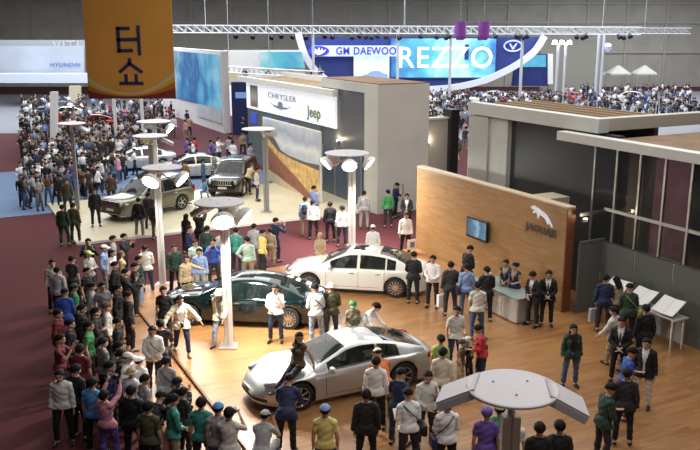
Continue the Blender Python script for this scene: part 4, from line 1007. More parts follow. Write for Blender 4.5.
def np_mesh(name, V, F, m=None):
    me = bpy.data.meshes.new(name); me.from_pydata([tuple(p) for p in V], [], F); me.update()
    if m is not None: me.materials.append(m)
    me.polygons.foreach_set('use_smooth', [True] * len(me.polygons)); return me
_cache = {}
def body_mesh(pose, fem, far):
    key = ('b', pose, fem, far)
    if key in _cache: return _cache[key]
    d = body_data(pose, fem, far); mb = MB(); mb.v = [tuple(p) for p in d['V']]; mb.f = list(d['F']); n0 = len(mb.f); J, k, H, hm = d['J'], d['k'], d['J']['head'], d['hm']
    if not far:
        for s, sg in (('L', 1), ('R', -1)):            # five fingers, rooted in the palm, curled
            fd = (J['wr' + s] - J['el' + s]).normalized(); ax = Vector((0, 1, 0)); ax = (ax - fd * ax.dot(fd)).normalized(); pn = fd.cross(ax) * sg
            curl = .9 if POSE[pose][3 if s == 'L' else 4] in ('camera', 'up', 'carry', 'chin') else .45
            for i, ln in enumerate((.070, .078, .072, .056)):
                b = J['hd' + s] + ax * (.028 - .0185 * i) * k + fd * .012; m1 = b + (fd + pn * curl * .35 * sg * 0 - pn * curl * .35).normalized() * ln * .55 * k
                m2 = m1 + (fd * (1 - curl * .5) - pn * curl).normalized() * ln * .5 * k
                mb.tube([b, m1, m2], .0085 * k, 6, .0062 * k)
            b = J['wr' + s] + fd * .035 + ax * .025 * k; m1 = b + (fd * .7 + ax * .8 - pn * .3).normalized() * .036 * k; mb.tube([b, m1, m1 + (fd - pn * .3).normalized() * .028 * k], .0105 * k, 6, .008 * k)
    n1 = len(mb.f)
    if not far:
        for s in (-1, 1):
            mb.ell(H + hm @ (Vector((s * .0315, -.0905, .019)) * k), (.013 * k, .008 * k, .007 * k), hm, 8, 6)
            mb.box(H + hm @ (Vector((s * .0325, -.098, .044)) * k), (.036 * k, .01, .006), M=hm)
        n2 = len(mb.f); mb.ell(H + hm @ (Vector((0, -.0925, -.0545)) * k), (.022 * k, .010 * k, .007 * k), hm, 8, 6)
    me = mb.mesh('body', SKIN, True)
    if not far:
        me.materials.append(EYE); me.materials.append(LIP)
        mi = [0] * n1 + [1] * (n2 - n1) + [2] * (len(mb.f) - n2); me.polygons.foreach_set('material_index', mi)
    _cache[key] = me; return me
def shell(d, mask, off, it, name, wr=.004, taper=None):
    V, F, N = d['V'], d['F'], d['N']
    fs = [f for f in F if all(mask[i] for i in f)]
    if not fs: return bpy.data.meshes.new(name)
    used = sorted({i for f in fs for i in f}); mp = {a: b for b, a in enumerate(used)}; fs = [tuple(mp[i] for i in f) for f in fs]
    v = V[used]; n = N[used]; v0 = v.copy()
    v = smooth_v(v, fs, it); o = off if taper is None else (off + taper[used])[:, None]
    v = v + n * o + n * (wr * np.sin(v[:, 2:3] * 46 + v[:, 0:1] * 31 + np.sin(v[:, 1:2] * 23) * 2))
    cnt = {}
    for f in fs:
        for i in range(len(f)):
            a, b = f[i], f[(i + 1) % len(f)]; cnt[(a, b)] = 1
    m = len(v); extra = {}; vv = list(map(tuple, v)); ff = list(fs)
    for (a, b) in list(cnt):
        if (b, a) not in cnt:
            for q in (a, b):
                if q not in extra: extra[q] = len(vv); vv.append(tuple(v0[q] - n[q] * .004))
            ff.append((b, a, extra[a], extra[b]))
    me = bpy.data.meshes.new(name); me.from_pydata(vv, [], ff); me.update(); me.materials.append(None)
    me.polygons.foreach_set('use_smooth', [True] * len(me.polygons)); return me
TOPS = ('tee', 'shirt', 'jacket', 'open_jacket', 'vest', 'coat', 'undershirt')
def top_mesh(pose, fem, far, kind):
    key = ('t', pose, fem, far, kind)
    if key in _cache: return _cache[key]
    d = body_data(pose, fem, far); L, T, sp, V = d['L'], d['T'], d['sp'], d['V']
    hem = dict(tee=-.06, shirt=-.07, jacket=-.13, open_jacket=-.14, vest=-.04, coat=-.16, undershirt=-.0)[kind]
    mask = ((L == 'torso') & (sp > hem) & (sp < .535)) | ((L == 'neck') & (sp < .52 + (.02 if 'jack' in kind else 0)))
    mask |= (L == 'th') & (sp > hem)
    if kind == 'tee': mask |= (L == 'ua') & (T < .72)
    elif kind in ('shirt', 'jacket', 'open_jacket', 'coat'): mask |= (L == 'ua') | ((L == 'fa') & (T < .93))
    elif kind == 'undershirt': mask |= (L == 'ua') & (T < .2)
    else: mask |= (L == 'ua') & (T < .10)
    if kind in ('open_jacket', 'coat', 'vest'):
        N2 = d['N'] @ np.array(d['TR']); X = V[:, 0]
        wdt = {'open_jacket': .028 + .05 * np.clip(sp / .5, 0, 1), 'coat': .012 + .055 * np.clip((sp - .2) / .3, 0, 1), 'vest': .0 + .075 * np.clip((sp - .2) / .3, 0, 1)}[kind]
        mask &= ~((N2[:, 1] < -.25) & (np.abs(X) < wdt) & (L != 'fa') & (L != 'ua') & (np.abs(X) < .12))
    off = dict(tee=.013, shirt=.015, jacket=.026, open_jacket=.028, vest=.022, coat=.026, undershirt=.009)[kind]
    tp = np.where(sp < .12, (.12 - sp) * .10, 0) if kind != 'undershirt' else None
    me = shell(d, mask, off, 3, kind if kind not in ('open_jacket',) else 'jacket', .004 if kind != 'undershirt' else .001, tp)
    _cache[key] = me; return me
def bottom_mesh(pose, fem, far, kind):
    key = ('l', pose, fem, far, kind)
    if key in _cache: return _cache[key]
    d = body_data(pose, fem, far); L, T, sp = d['L'], d['T'], d['sp']
    if kind == 'skirt':
        J, k = d['J'], d['k']; mb = MB(); rows = []
        for t, w in ((.10, .155), (.02, .178), (-.08, .185), (-.20, .19), (-.36, .205), (-.48, .215)):
            c = J['pel'] + Vector((0, 0, t * k)); mid = (J['knL'] + J['knR']) / 2; c.x += 0; c.y += (mid.y - J['pel'].y) * max(0, -t) / .46
            rows.append([c + Vector((w * k * math.cos(a), w * .78 * k * math.sin(a), 0)) for a in np.linspace(0, 2 * math.pi, 25)])
        mb.grid(rows[::-1]); me = mb.mesh('skirt', None, True); me.materials.append(None)
    else:
        cut = .93 if kind == 'trousers' else .0
        mask = ((L == 'torso') & (sp < .10)) | (L == 'th') | ((L == 'shin') & (T < cut))
        tp = np.where(L == 'shin', T * .012 * (1.5 if fem else 1), 0)
        me = shell(d, mask, .011, 3, kind, .004, tp)
    _cache[key] = me; return me
def shoe_mesh(pose, fem, far, side):
    key = ('s', pose, fem, far, side)
    if key in _cache: return _cache[key]
    d = body_data(pose, fem, far); me = shell(d, (d['L'] == 'foot') & (d['S'] == side), .008, 1, 'shoe', 0); _cache[key] = me; return me
def hair_mesh(kind):
    if ('h', kind) in _cache: return _cache[('h', kind)]
    rg = random.Random(hash(kind) % 97 if False else len(kind)); mb = MB(); n = 28; outer = []; inner = []
    def edge(a):      # polar angle of the lower edge at azimuth a (0 front)
        f = (1 + math.cos(a)) / 2
        if kind == 'cap': return R(80 - 6 * f)
        if kind in ('bucket',): return R(88)
        if kind == 'hatless': return R(60)
        base = 118 - 62 * f ** 1.4
        if abs(math.sin(a)) > .75: base = min(base, 96)
        return R(base)
    rx, ry, rz = (.094, .119, .114)
    if kind in ('cap', 'bucket'): rx, ry, rz = (.094, .118, .112)
    c0 = Vector((0, .012, .03))
    for i in range(12):
        ro = []; ri = []
        for k in range(n + 1):
            a = 2 * math.pi * k / n; t = edge(a) * i / 11
            jit = 1 + (.028 * math.sin(a * 9 + i * 1.3) + .015 * math.sin(a * 17 - i * 2.1) if kind not in ('cap', 'bucket') else 0)
            p = Vector((rx * math.sin(t) * math.sin(a), -ry * math.sin(t) * math.cos(a), rz * math.cos(t)))
            ro.append(c0 + p * jit); ri.append(c0 + p * .86)
        outer.append(ro); inner.append(ri)
    mb.grid(outer); mb.grid([r[::-1] for r in inner]); mb.grid([outer[-1], inner[-1]])
    if kind == 'long':
        o2 = []; 
        for i in range(8):
            z = .02 - .042 * i; r = []
            for k in range(17):
                a = R(84) + (2 * math.pi - R(168)) * k / 16
                s_ = 1 - .05 * max(0, i - 4) + .02 * math.sin(k * 2.2 + i)
                r.append(c0 + Vector((.090 * s_ * math.sin(a), -.112 * s_ * math.cos(a) + .004 * i, z)))
            o2.append(r)
        mb.grid(o2); mb.grid([[p * .88 + c0 * .12 for p in r][::-1] for r in o2]); mb.grid([o2[-1], [p * .88 + c0 * .12 for p in o2[-1]]])
    if kind == 'bun': mb.ell((0, .13, .06), (.045, .04, .045))
    if kind == 'bushy': mb.ell((0, .03, .07), (.10, .12, .085))
    if kind == 'cap':
        pl = [(.085 * math.cos(a), -.085 - .10 * math.sin(a)) for a in np.linspace(0, math.pi, 12)]; mb.prism(pl, .042, .050)
        mb.ell((0, .01, .142), (.01, .01, .006))
    if kind == 'bucket':
        mb.lathe([(.098, .0), (.155, -.028), (.150, -.034), (.09, -.006)], (0, .012, .04), 24, Matrix.Diagonal((.92, 1.1, 1)))
    me = mb.mesh('hair', None, True, True); me.materials.append(None); _cache[('h', kind)] = me; return me

def cloth(c, r=.75): return mat('cloth_%02x%02x%02x' % tuple(int(min(1, x) * 255) for x in c), c, r, nz=.10, nscale=14)
C = dict(white=(.84, .84, .84), cream=(.74, .68, .52), offwhite=(.66, .65, .60), black=(.010, .010, .012), charcoal=(.028, .028, .032), grey=(.20, .20, .21), lgrey=(.38, .38, .39), navy=(.015, .025, .075), blue=(.03, .09, .42), lblue=(.25, .36, .62),
    denim=(.07, .11, .20), ldenim=(.26, .33, .42), ddenim=(.025, .04, .08), olive=(.075, .075, .035), green=(.06, .30, .10), lime=(.45, .60, .16), brown=(.10, .055, .03), khaki=(.34, .28, .17), tan=(.45, .34, .20), pink=(.66, .30, .36), red=(.50, .03, .04),
    yellow=(.75, .62, .20), orange=(.70, .20, .05), teal=(.05, .28, .24), dgreen=(.02, .05, .035), mint=(.45, .60, .50), sky=(.10, .32, .60), violet=(.14, .08, .34), maroon=(.16, .02, .03), camo=(.20, .18, .10), moss=(.28, .32, .06))
def camo_mat():
    m = mat('camouflage_cloth', (.21, .19, .11), .8, nz=.75, nscale=22); return m
def part(name, me, parent, m=None, M=None):
    o = bpy.data.objects.new(name, me); COL.objects.link(o); o.parent = parent
    if M is not None: o.matrix_local = M
    if m is not None:
        if len(o.material_slots): o.material_slots[0].link = 'OBJECT'; o.material_slots[0].material = m
    return o
def person(loc, head, pose, top, topc, bot='trousers', botc='charcoal', hair='short', hairc=None, fem=False, h=1.0, label='', group=None, far=False, inner=None, shoes='black', tie=None):
    o = empty('person', loc, R(head)); tag(o, label, 'person', group); o.scale = (h * 1.09, h * 1.09, h)
    bm_ = part('body', body_mesh(pose, fem, far), o)
    d = body_data(pose, fem, far); Mh = Matrix.Translation(d['J']['head']) @ d['hm'].to_4x4() @ Matrix.Scale(d['k'] * 1.05, 4)
    tm = camo_mat() if topc == 'camo' else cloth(C[topc])
    if hair in ('cap', 'bucket'):
        part('cap' if hair == 'cap' else 'hat', hair_mesh(hair), o, cloth(C[hairc or 'navy']), Mh)
        hr = part('hair', hair_mesh('short'), o, HAIRM, Mh @ Matrix.Scale(.97, 4))
    else: part('hair', hair_mesh(hair), o, cloth(C[hairc]) if hairc else HAIRM, Mh)
    if bot != 'none': part(bot, bottom_mesh(pose, fem, far, bot), o, cloth(C[botc], .8))
    if top in ('open_jacket', 'coat', 'vest') and inner: part('shirt', top_mesh(pose, fem, far, 'undershirt'), o, cloth(C[inner]))
    part({'open_jacket': 'jacket'}.get(top, top), top_mesh(pose, fem, far, top), o, tm)
    if not far or True:
        for s in 'LR': part('shoe', shoe_mesh(pose, fem, far, s), o, cloth(C[shoes], .4))
    if tie:
        J = d['J']; TRm = d['TR']; a = J['neck'] + TRm @ Vector((0, -.075, -.04)); b = J['chest'] + TRm @ Vector((0, -.128, -.12))
        MB().tube([a, a.lerp(b, .5) + TRm @ Vector((0, -.03, 0)), b], .012, 6, .028).build('tie', cloth(C[tie], .5), o)
    return o
def hgt(pose, fem): 
    d = skeleton(pose, fem); return d[0]['head'].z + .125
def PP(hx, hy, head, pose, top, topc, botc, label, z0=0, sc=1.0, **k):       # a person whose head top is seen at (hx, hy)
    fem = k.get('fem', False); zt = z0 + hgt(pose, fem) * sc
    J, hm, kk = skeleton(pose, fem); x, y = G(hx, hy, zt)
    hd = J['head'] * sc * 1.09; a = R(head)
    x -= hd.x * math.cos(a) - hd.y * math.sin(a); y -= hd.x * math.sin(a) + hd.y * math.cos(a)
    return person((x, y, z0), head, pose, top, topc, k.pop('bot', 'trousers'), botc, label=label, h=sc, **k)

def simple_crowd(spots, name, label):
    """the dense far crowd nobody could count: one object"""
    ms = [SKIN, HAIRM] + [cloth(C[c]) for c in ('black', 'charcoal', 'navy', 'white', 'lgrey', 'grey', 'lblue', 'red', 'denim', 'khaki', 'brown', 'blue')]
    r2 = random.Random(5); mb = MB(); mi = []
    for (x, y, z) in spots:
        h = r2.uniform(.94, 1.04); a = r2.uniform(0, 6.28); M = Matrix.Rotation(a, 3, 'Z') * h; o = Vector((x, y, z)); tc = r2.choice([2, 2, 2, 2, 3, 3, 4, 5, 5, 5, 6, 7, 8, 10, 12]); bc = r2.choice([2, 3, 4, 10, 7])
        def e(c, r, m):
            n0 = len(mb.f); mb.ell(o + M @ Vector(c), r, M, 8, 6); mi.extend([m] * (len(mb.f) - n0))
        def tb(a_, b_, r1, r2_, m):
            n0 = len(mb.f); mb.tube([o + M @ Vector(a_), o + M @ Vector(b_)], r1, 7, r2_); mi.extend([m] * (len(mb.f) - n0))
        e((0, 0, 1.58), (.08, .095, .115), 0); e((0, .02, 1.63), (.09, .105, .09), 1); tb((0, 0, 1.38), (0, 0, 1.5), .055, .05, 0)
        e((0, 0, 1.18), (.20, .125, .28), tc); e((0, 0, .93), (.17, .12, .14), bc)
        st_ = r2.uniform(-.2, .2)
        for s in (-1, 1):
            tb((s * .09, 0, .92), (s * .11, s * st_, .08), .085, .05, bc); e((s * .11, s * st_ - .04, .045), (.045, .12, .045), 2)
            f = r2.choice([0, 0, .2, .28]); tb((s * .20, 0, 1.38), (s * .25, -f * .5, 1.12), .052, .042, tc); tb((s * .25, -f * .5, 1.12), (s * (.24 - f * .4), -f - .06, .88 + f), .040, .028, tc if r2.random() < .6 else 0)
    me = mb.mesh(name, None, True)
    for m in ms: me.materials.append(m)
    me.polygons.foreach_set('material_index', mi); o = bpy.data.objects.new(name, me); COL.objects.link(o)
    tag(o, label, 'crowd', kind='stuff'); return o

# things held or carried: each its own object
def held(o, kind, side, label, col='black', **kw):
    """a thing in the hand of person o (side L/R), placed in the world"""
    pose, fem = kw['pose'], kw.get('fem', False); J, hm, k = skeleton(pose, fem); sc = o.scale
    Mw = Matrix.Translation(o.location) @ Matrix.Rotation(o.rotation_euler.z, 4, 'Z') @ Matrix.Diagonal((sc[0], sc[1], sc[2], 1))
    p = Mw @ J['hd' + side]; rz = o.rotation_euler.z
    if kind == 'camera':
        p = Mw @ ((J['hdL'] + J['hdR']) / 2 + Vector((0, -.02, .03))); c = empty('camera', p, rz)
        MB().box((0, 0, 0), (.13, .06, .085)).box((0, 0, .05), (.05, .05, .03)).build('camera_body', BLACK, c, bevel=.006)
        MB().lathe([(.035, 0), (.038, .06), (.04, .075), (.03, .075)], (0, -.03, 0), 14, Matrix.Rotation(math.pi / 2, 3, 'X')).build('lens_barrel', BLACK, c); tag(c, label, 'camera')
    elif kind == 'shopping_bag':
        c = empty('shopping_bag', p + Vector((0, 0, -.52)), rz + .5)
        MB().box((0, 0, .2), (.34, .12, .40)).build('bag_body', cloth(C[col]), c, bevel=.01)
        MB().box((0, -.062, .2), (.2, .004, .22)).build('printed_patch', cloth(C[kw.get('patch', 'grey')]), c)
        for s in (-1, 1): MB().tube([(-.08, s * .04, .4), (-.05, s * .03, .5), (.05, s * .03, .5), (.08, s * .04, .4)], .006, 5).build('handle', cloth(C['black']), c)
        tag(c, label, 'bag')
    elif kind == 'shoulder_bag':
        hp = Mw @ (J['hp' + side] + Vector(((.17 if side == 'L' else -.17), .06, .02))); c = empty('shoulder_bag', hp, rz)
        MB().box((0, 0, 0), (.11, .30, .24)).build('bag_body', cloth(C[col], .5), c, bevel=.03)
        inv = (Matrix.Translation(c.location) @ Matrix.Rotation(rz, 4, 'Z')).inverted()
        osd = 'R' if side == 'L' else 'L'; g = -1 if side == 'L' else 1
        def q(jn, off): return inv @ (Mw @ (J[jn] + Vector(off)))
        pts = [Vector((0, .0, .11)), q('chest', (-g * .15, .135, -.12)), q('chest', (0, .155, .05)), q('neck', (g * .10, .075, -.02)), q('neck', (g * .09, -.03, -.0)), q('chest', (0, -.175, .0)), q('chest', (-g * .14, -.15, -.15)), Vector((0, -.05, .11))]
        MB().tube(pts, .012, 6).build('strap', cloth(C[col], .5), c); tag(c, label, 'bag')
    elif kind == 'backpack':
        bp = Mw @ (J['chest'] + Vector((0, .21, -.06))); c = empty('backpack', bp, rz)
        MB().ell((0, 0, 0), (.15, .10, .23)).build('bag_body', cloth(C[col]), c, smooth=True)
        MB().ell((0, .08, -.08), (.11, .05, .10)).build('pocket', cloth(C[col]), c, smooth=True)
        for s in (-1, 1): MB().tube([(s * .08, -.06, .18), (s * .10, -.20, .20), (s * .11, -.33, .08), (s * .12, -.30, -.10), (s * .10, -.05, -.16)], .014, 6).build('strap', cloth(C['black']), c)
        tag(c, label, 'backpack')
    elif kind == 'booklet':
        p = Mw @ ((J['hdL'] + J['hdR']) / 2 + Vector((0, -.06, .05))); c = empty('booklet', p, rz)
        Mx = Matrix.Rotation(R(-40), 3, 'X')
        MB().box((-.08, 0, 0), (.16, .23, .008), M=Mx).build('page', cloth(C[col]), c); MB().box((.08, 0, 0), (.16, .23, .008), M=Mx).build('page', cloth(C[kw.get('patch', col)]), c); tag(c, label, 'booklet')
    return c
S = .10     # stage level
def P1(hx, hy, head, pose, top, topc, botc, label, acc=None, z0=S, **k):
    o = PP(hx, hy, head, pose, top, topc, botc, label, z0=z0, **{q: v for q, v in k.items()})
    for a in (acc or []):
        kind, side, lb = a[:3]; kw = dict(pose=pose, fem=k.get('fem', False))
        if len(a) > 3: kw['col'] = a[3]
        if len(a) > 4: kw['patch'] = a[4]
        held(o, kind, side, lb, **kw)
    return o
# --- around the cars
P1(275, 285, -5, 'chin', 'shirt', 'white', 'ddenim', 'man in white jacket with hands at his chin before the green saloon door', h_=0) if False else None
PL = [
 (275, 285, -5, 'chin', 'shirt', 'white', 'ddenim', 'man in white jacket, hand at chin, standing before the dark green saloon', {}),
 (180, 296, 20, 'spread', 'open_jacket', 'cream', 'navy', 'man striding in open cream jacket over white tee and navy trousers', dict(inner='white', shoes='tan')),
 (163, 287, -10, 'relaxed', 'tee', 'black', 'charcoal', 'dark-haired person in black tee left of the striding cream-jacket man', {}),
 (219, 289, -15, 'walk', 'open_jacket', 'cream', 'ldenim', 'man in pale bucket hat and cream jacket walking beside the lamp mast', dict(hair='bucket', hairc='cream', inner='grey')),
 (315, 285, 195, 'read', 'shirt', 'white', 'ldenim', 'person in white jacket and pale jeans seen from behind at the saloon boot', dict(hair='bushy', acc=[('shoulder_bag', 'R', 'black shoulder bag of the white-jacketed person behind the saloon boot', 'black')])),
 (331, 283, 180, 'clasp', 'jacket', 'olive', 'ddenim', 'man in olive jacket and cream hat seen from behind between the cars', dict(hair='bucket', hairc='cream')),
 (353, 301, 5, 'clasp', 'shirt', 'camo', 'charcoal', 'woman in camouflage top and green cap behind the silver coupe', dict(fem=True, hair='cap', hairc='green')),
 (376, 303, 70, 'lean', 'shirt', 'white', 'lgrey', 'dark-haired person in white shirt bending right behind the silver coupe', {}),
 (289, 375, 175, 'lean', 'jacket', 'navy', 'black', 'man in navy jacket from behind leaning at the silver coupe front', {}),
 (378, 349, 200, 'lean', 'tee', 'orange', 'olive', 'person in cream cap and orange top bending at the coupe side', dict(hair='cap', hairc='cream')),
 (376, 357, 178, 'stand', 'shirt', 'white', 'black', 'man in untucked white shirt and black trousers seen from behind at coupe door', {}),
 (366, 390, 185, 'stand', 'jacket', 'black', 'black', 'person in black seen from behind, left of the white-shirt man at coupe', {}),
 (401, 369, 150, 'read', 'tee', 'navy', 'ddenim', 'person in dark navy top beside the rear wheel of silver coupe', {}),
 (408, 389, 190, 'read', 'shirt', 'white', 'charcoal', 'person in white shirt with black bag strap across back at bottom', dict(acc=[('shoulder_bag', 'R', 'black bag on a diagonal strap over white shirt at bottom centre', 'black'), ('booklet', 'L', 'red and white booklet held by white-shirted person at bottom', 'red', 'white')])),
 (428, 372, 10, 'chin', 'shirt', 'offwhite', 'charcoal', 'man in off-white shirt facing camera with hand at his mouth', {}),
 (443, 348, 165, 'stand', 'shirt', 'cream', 'olive', 'person in cream yellow shirt seen from behind right of coupe tail', {}),
 (441, 335, 170, 'relaxed', 'tee', 'lime', 'ddenim', 'woman in lime green top behind the cream-shirted person', dict(fem=True, hair='bun')),
 (447, 400, 190, 'clasp', 'shirt', 'white', 'black', 'person in white shirt with navy strap at the bottom, left of big disc', dict(acc=[('shoulder_bag', 'L', 'navy bag on a strap over white shirt, bottom centre', 'navy')])),
 (479, 325, 275, 'bent' if False else 'read', 'shirt', 'red', 'ddenim', 'woman in red sweater and jeans facing left on the wood floor', dict(fem=True, acc=[('shoulder_bag', 'R', 'black bag at the hip of the woman in red sweater', 'black')])),
 (457, 307, 15, 'talk', 'tee', 'offwhite', 'ddenim', 'man in pale top and dark jeans left of the red sweater woman', dict(acc=[('shopping_bag', 'L', 'white shopping bag held by man in pale top and dark jeans', 'white')])),
 (463, 340, 80, 'stand', 'tee', 'brown', 'tan', 'child in brown top standing beside the red sweater woman', dict(sc=.74, hair='bushy', hairc='brown')),
 (470, 347, 60, 'relaxed', 'shirt', 'black', 'black', 'small child in black right of the brown-topped child', dict(sc=.64, hair='long', fem=True)),
 (265, 411, 170, 'crouch', 'tee', 'lgrey', 'denim', 'person in pale grey with a light cap crouching at bottom before coupe', dict(hair='cap', hairc='lgrey')),
 (325, 405, 180, 'stand', 'tee', 'yellow', 'denim', 'person in yellow shirt and light blue cap at bottom below the coupe', dict(hair='cap', hairc='lblue')),
 # right of the white saloon, in front of the wood wall
 (414, 252, 165, 'clasp', 'jacket', 'black', 'black', 'man in black suit seen from behind at the tail of white saloon', {}),
 (433, 256, -20, 'clasp', 'shirt', 'white', 'black', 'man in white shirt and black trousers right of the white saloon tail', {}),
 (451, 262, 180, 'carry', 'jacket', 'charcoal', 'charcoal', 'person in charcoal suit from behind carrying a white shopping bag', dict(acc=[('shopping_bag', 'L', 'white shopping bag with dark print held by person in charcoal suit', 'white', 'charcoal')])),
 (470, 246, 120, 'read', 'jacket', 'black', 'black', 'man in black standing closest to the wooden wall under the television', {}),
 (467, 264, 185, 'stand', 'shirt', 'lblue', 'denim', 'man in light blue shirt and jeans seen from behind before the counter', dict(acc=[('shoulder_bag', 'L', 'dark bag slung across the light blue shirt', 'navy')])),
 (487, 267, 190, 'clasp', 'jacket', 'black', 'black', 'man in black jacket standing at the left end of counter', {}),
 (478, 282, 180, 'carry', 'tee', 'offwhite', 'denim', 'man in pale tee and jeans from behind carrying a white bag', dict(acc=[('shopping_bag', 'R', 'white bag with dark print held by man in pale tee and jeans', 'white', 'black')])),
 (506, 260, -30, 'clasp', 'vest', 'navy', 'navy', 'left of two hostesses in navy vests standing behind the counter', dict(fem=True, inner='tan', hair='bun')),
 (515, 263, -35, 'bent' if False else 'talk', 'vest', 'navy', 'navy', 'right of two hostesses in navy vests standing behind the counter', dict(fem=True, inner='tan', hair='bun')),
 (533, 272, -55, 'read', 'coat', 'black', 'black', 'man in black suit and white shirt leaning over the counter right end', dict(inner='white', tie='grey')),
 (549, 271, -12, 'clasp', 'coat', 'black', 'black', 'man in black suit standing upright nearest the wooden wall end', dict(inner='white', tie='charcoal')),
 # right part
 (574, 325, 0, 'stand', 'open_jacket', 'dgreen', 'denim', 'woman in dark jacket over black top and blue jeans facing camera', dict(fem=True, hair='long', inner='black')),
 (606, 275, 165, 'carry', 'jacket', 'navy', 'charcoal', 'man in dark blue jacket from behind at the catalogue table', dict(acc=[('shopping_bag', 'L', 'pale plastic bag held by man in dark blue jacket', 'lgrey')])),
 (617, 277, 200, 'read', 'tee', 'tan', 'brown', 'person in tan top between the dark blue jacket and dark green jacket', dict(fem=True, hair='long')),
 (630, 284, 170, 'read', 'jacket', 'dgreen', 'black', 'man in dark green jacket at the catalogue table', dict(acc=[('shoulder_bag', 'R', 'olive yellow bag across the dark green jacket at catalogue table', 'moss')])),
 (614, 307, 225, 'walk', 'shirt', 'offwhite', 'khaki', 'man in pale grey shirt and khaki trousers striding right of centre', {}),
 (622, 318, -20, 'clasp', 'coat', 'black', 'black', 'man in black suit facing camera beside the striding khaki-trousered man', dict(inner='white', tie='charcoal')),
 (632, 348, 90, 'read', 'tee', 'blue', 'ddenim', 'person in bright blue shirt facing right near the right edge', {}),
 (627, 369, 170, 'stand', 'jacket', 'charcoal', 'black', 'man in shiny charcoal leather jacket seen from behind at bottom right', {}),
 (611, 384, 100, 'read', 'jacket', 'dgreen', 'charcoal', 'person in dark green jacket left of the leather jacket, bottom right', {}),
 (647, 339, -30, 'stand', 'coat', 'black', 'offwhite', 'man in black suit coat with pale trousers at the right edge', dict(inner='white')),
 (646, 305, 190, 'stand', 'jacket', 'black', 'black', 'person in black at right edge beside the catalogue table', {}),
]
for (hx, hy, hd, pose, top, tc, bc, lb, k) in PL:
    P1(hx, hy, hd, pose, top, tc, bc, lb, **k)
# model leaning on the bonnet
o = person((-1.22, 17.95, 1.16), 320, 'hood', 'vest', 'brown', 'trousers', 'black', 'long', None, True, 1.0, 'long-haired woman in dark top posing seated on the silver coupe bonnet', inner='black')
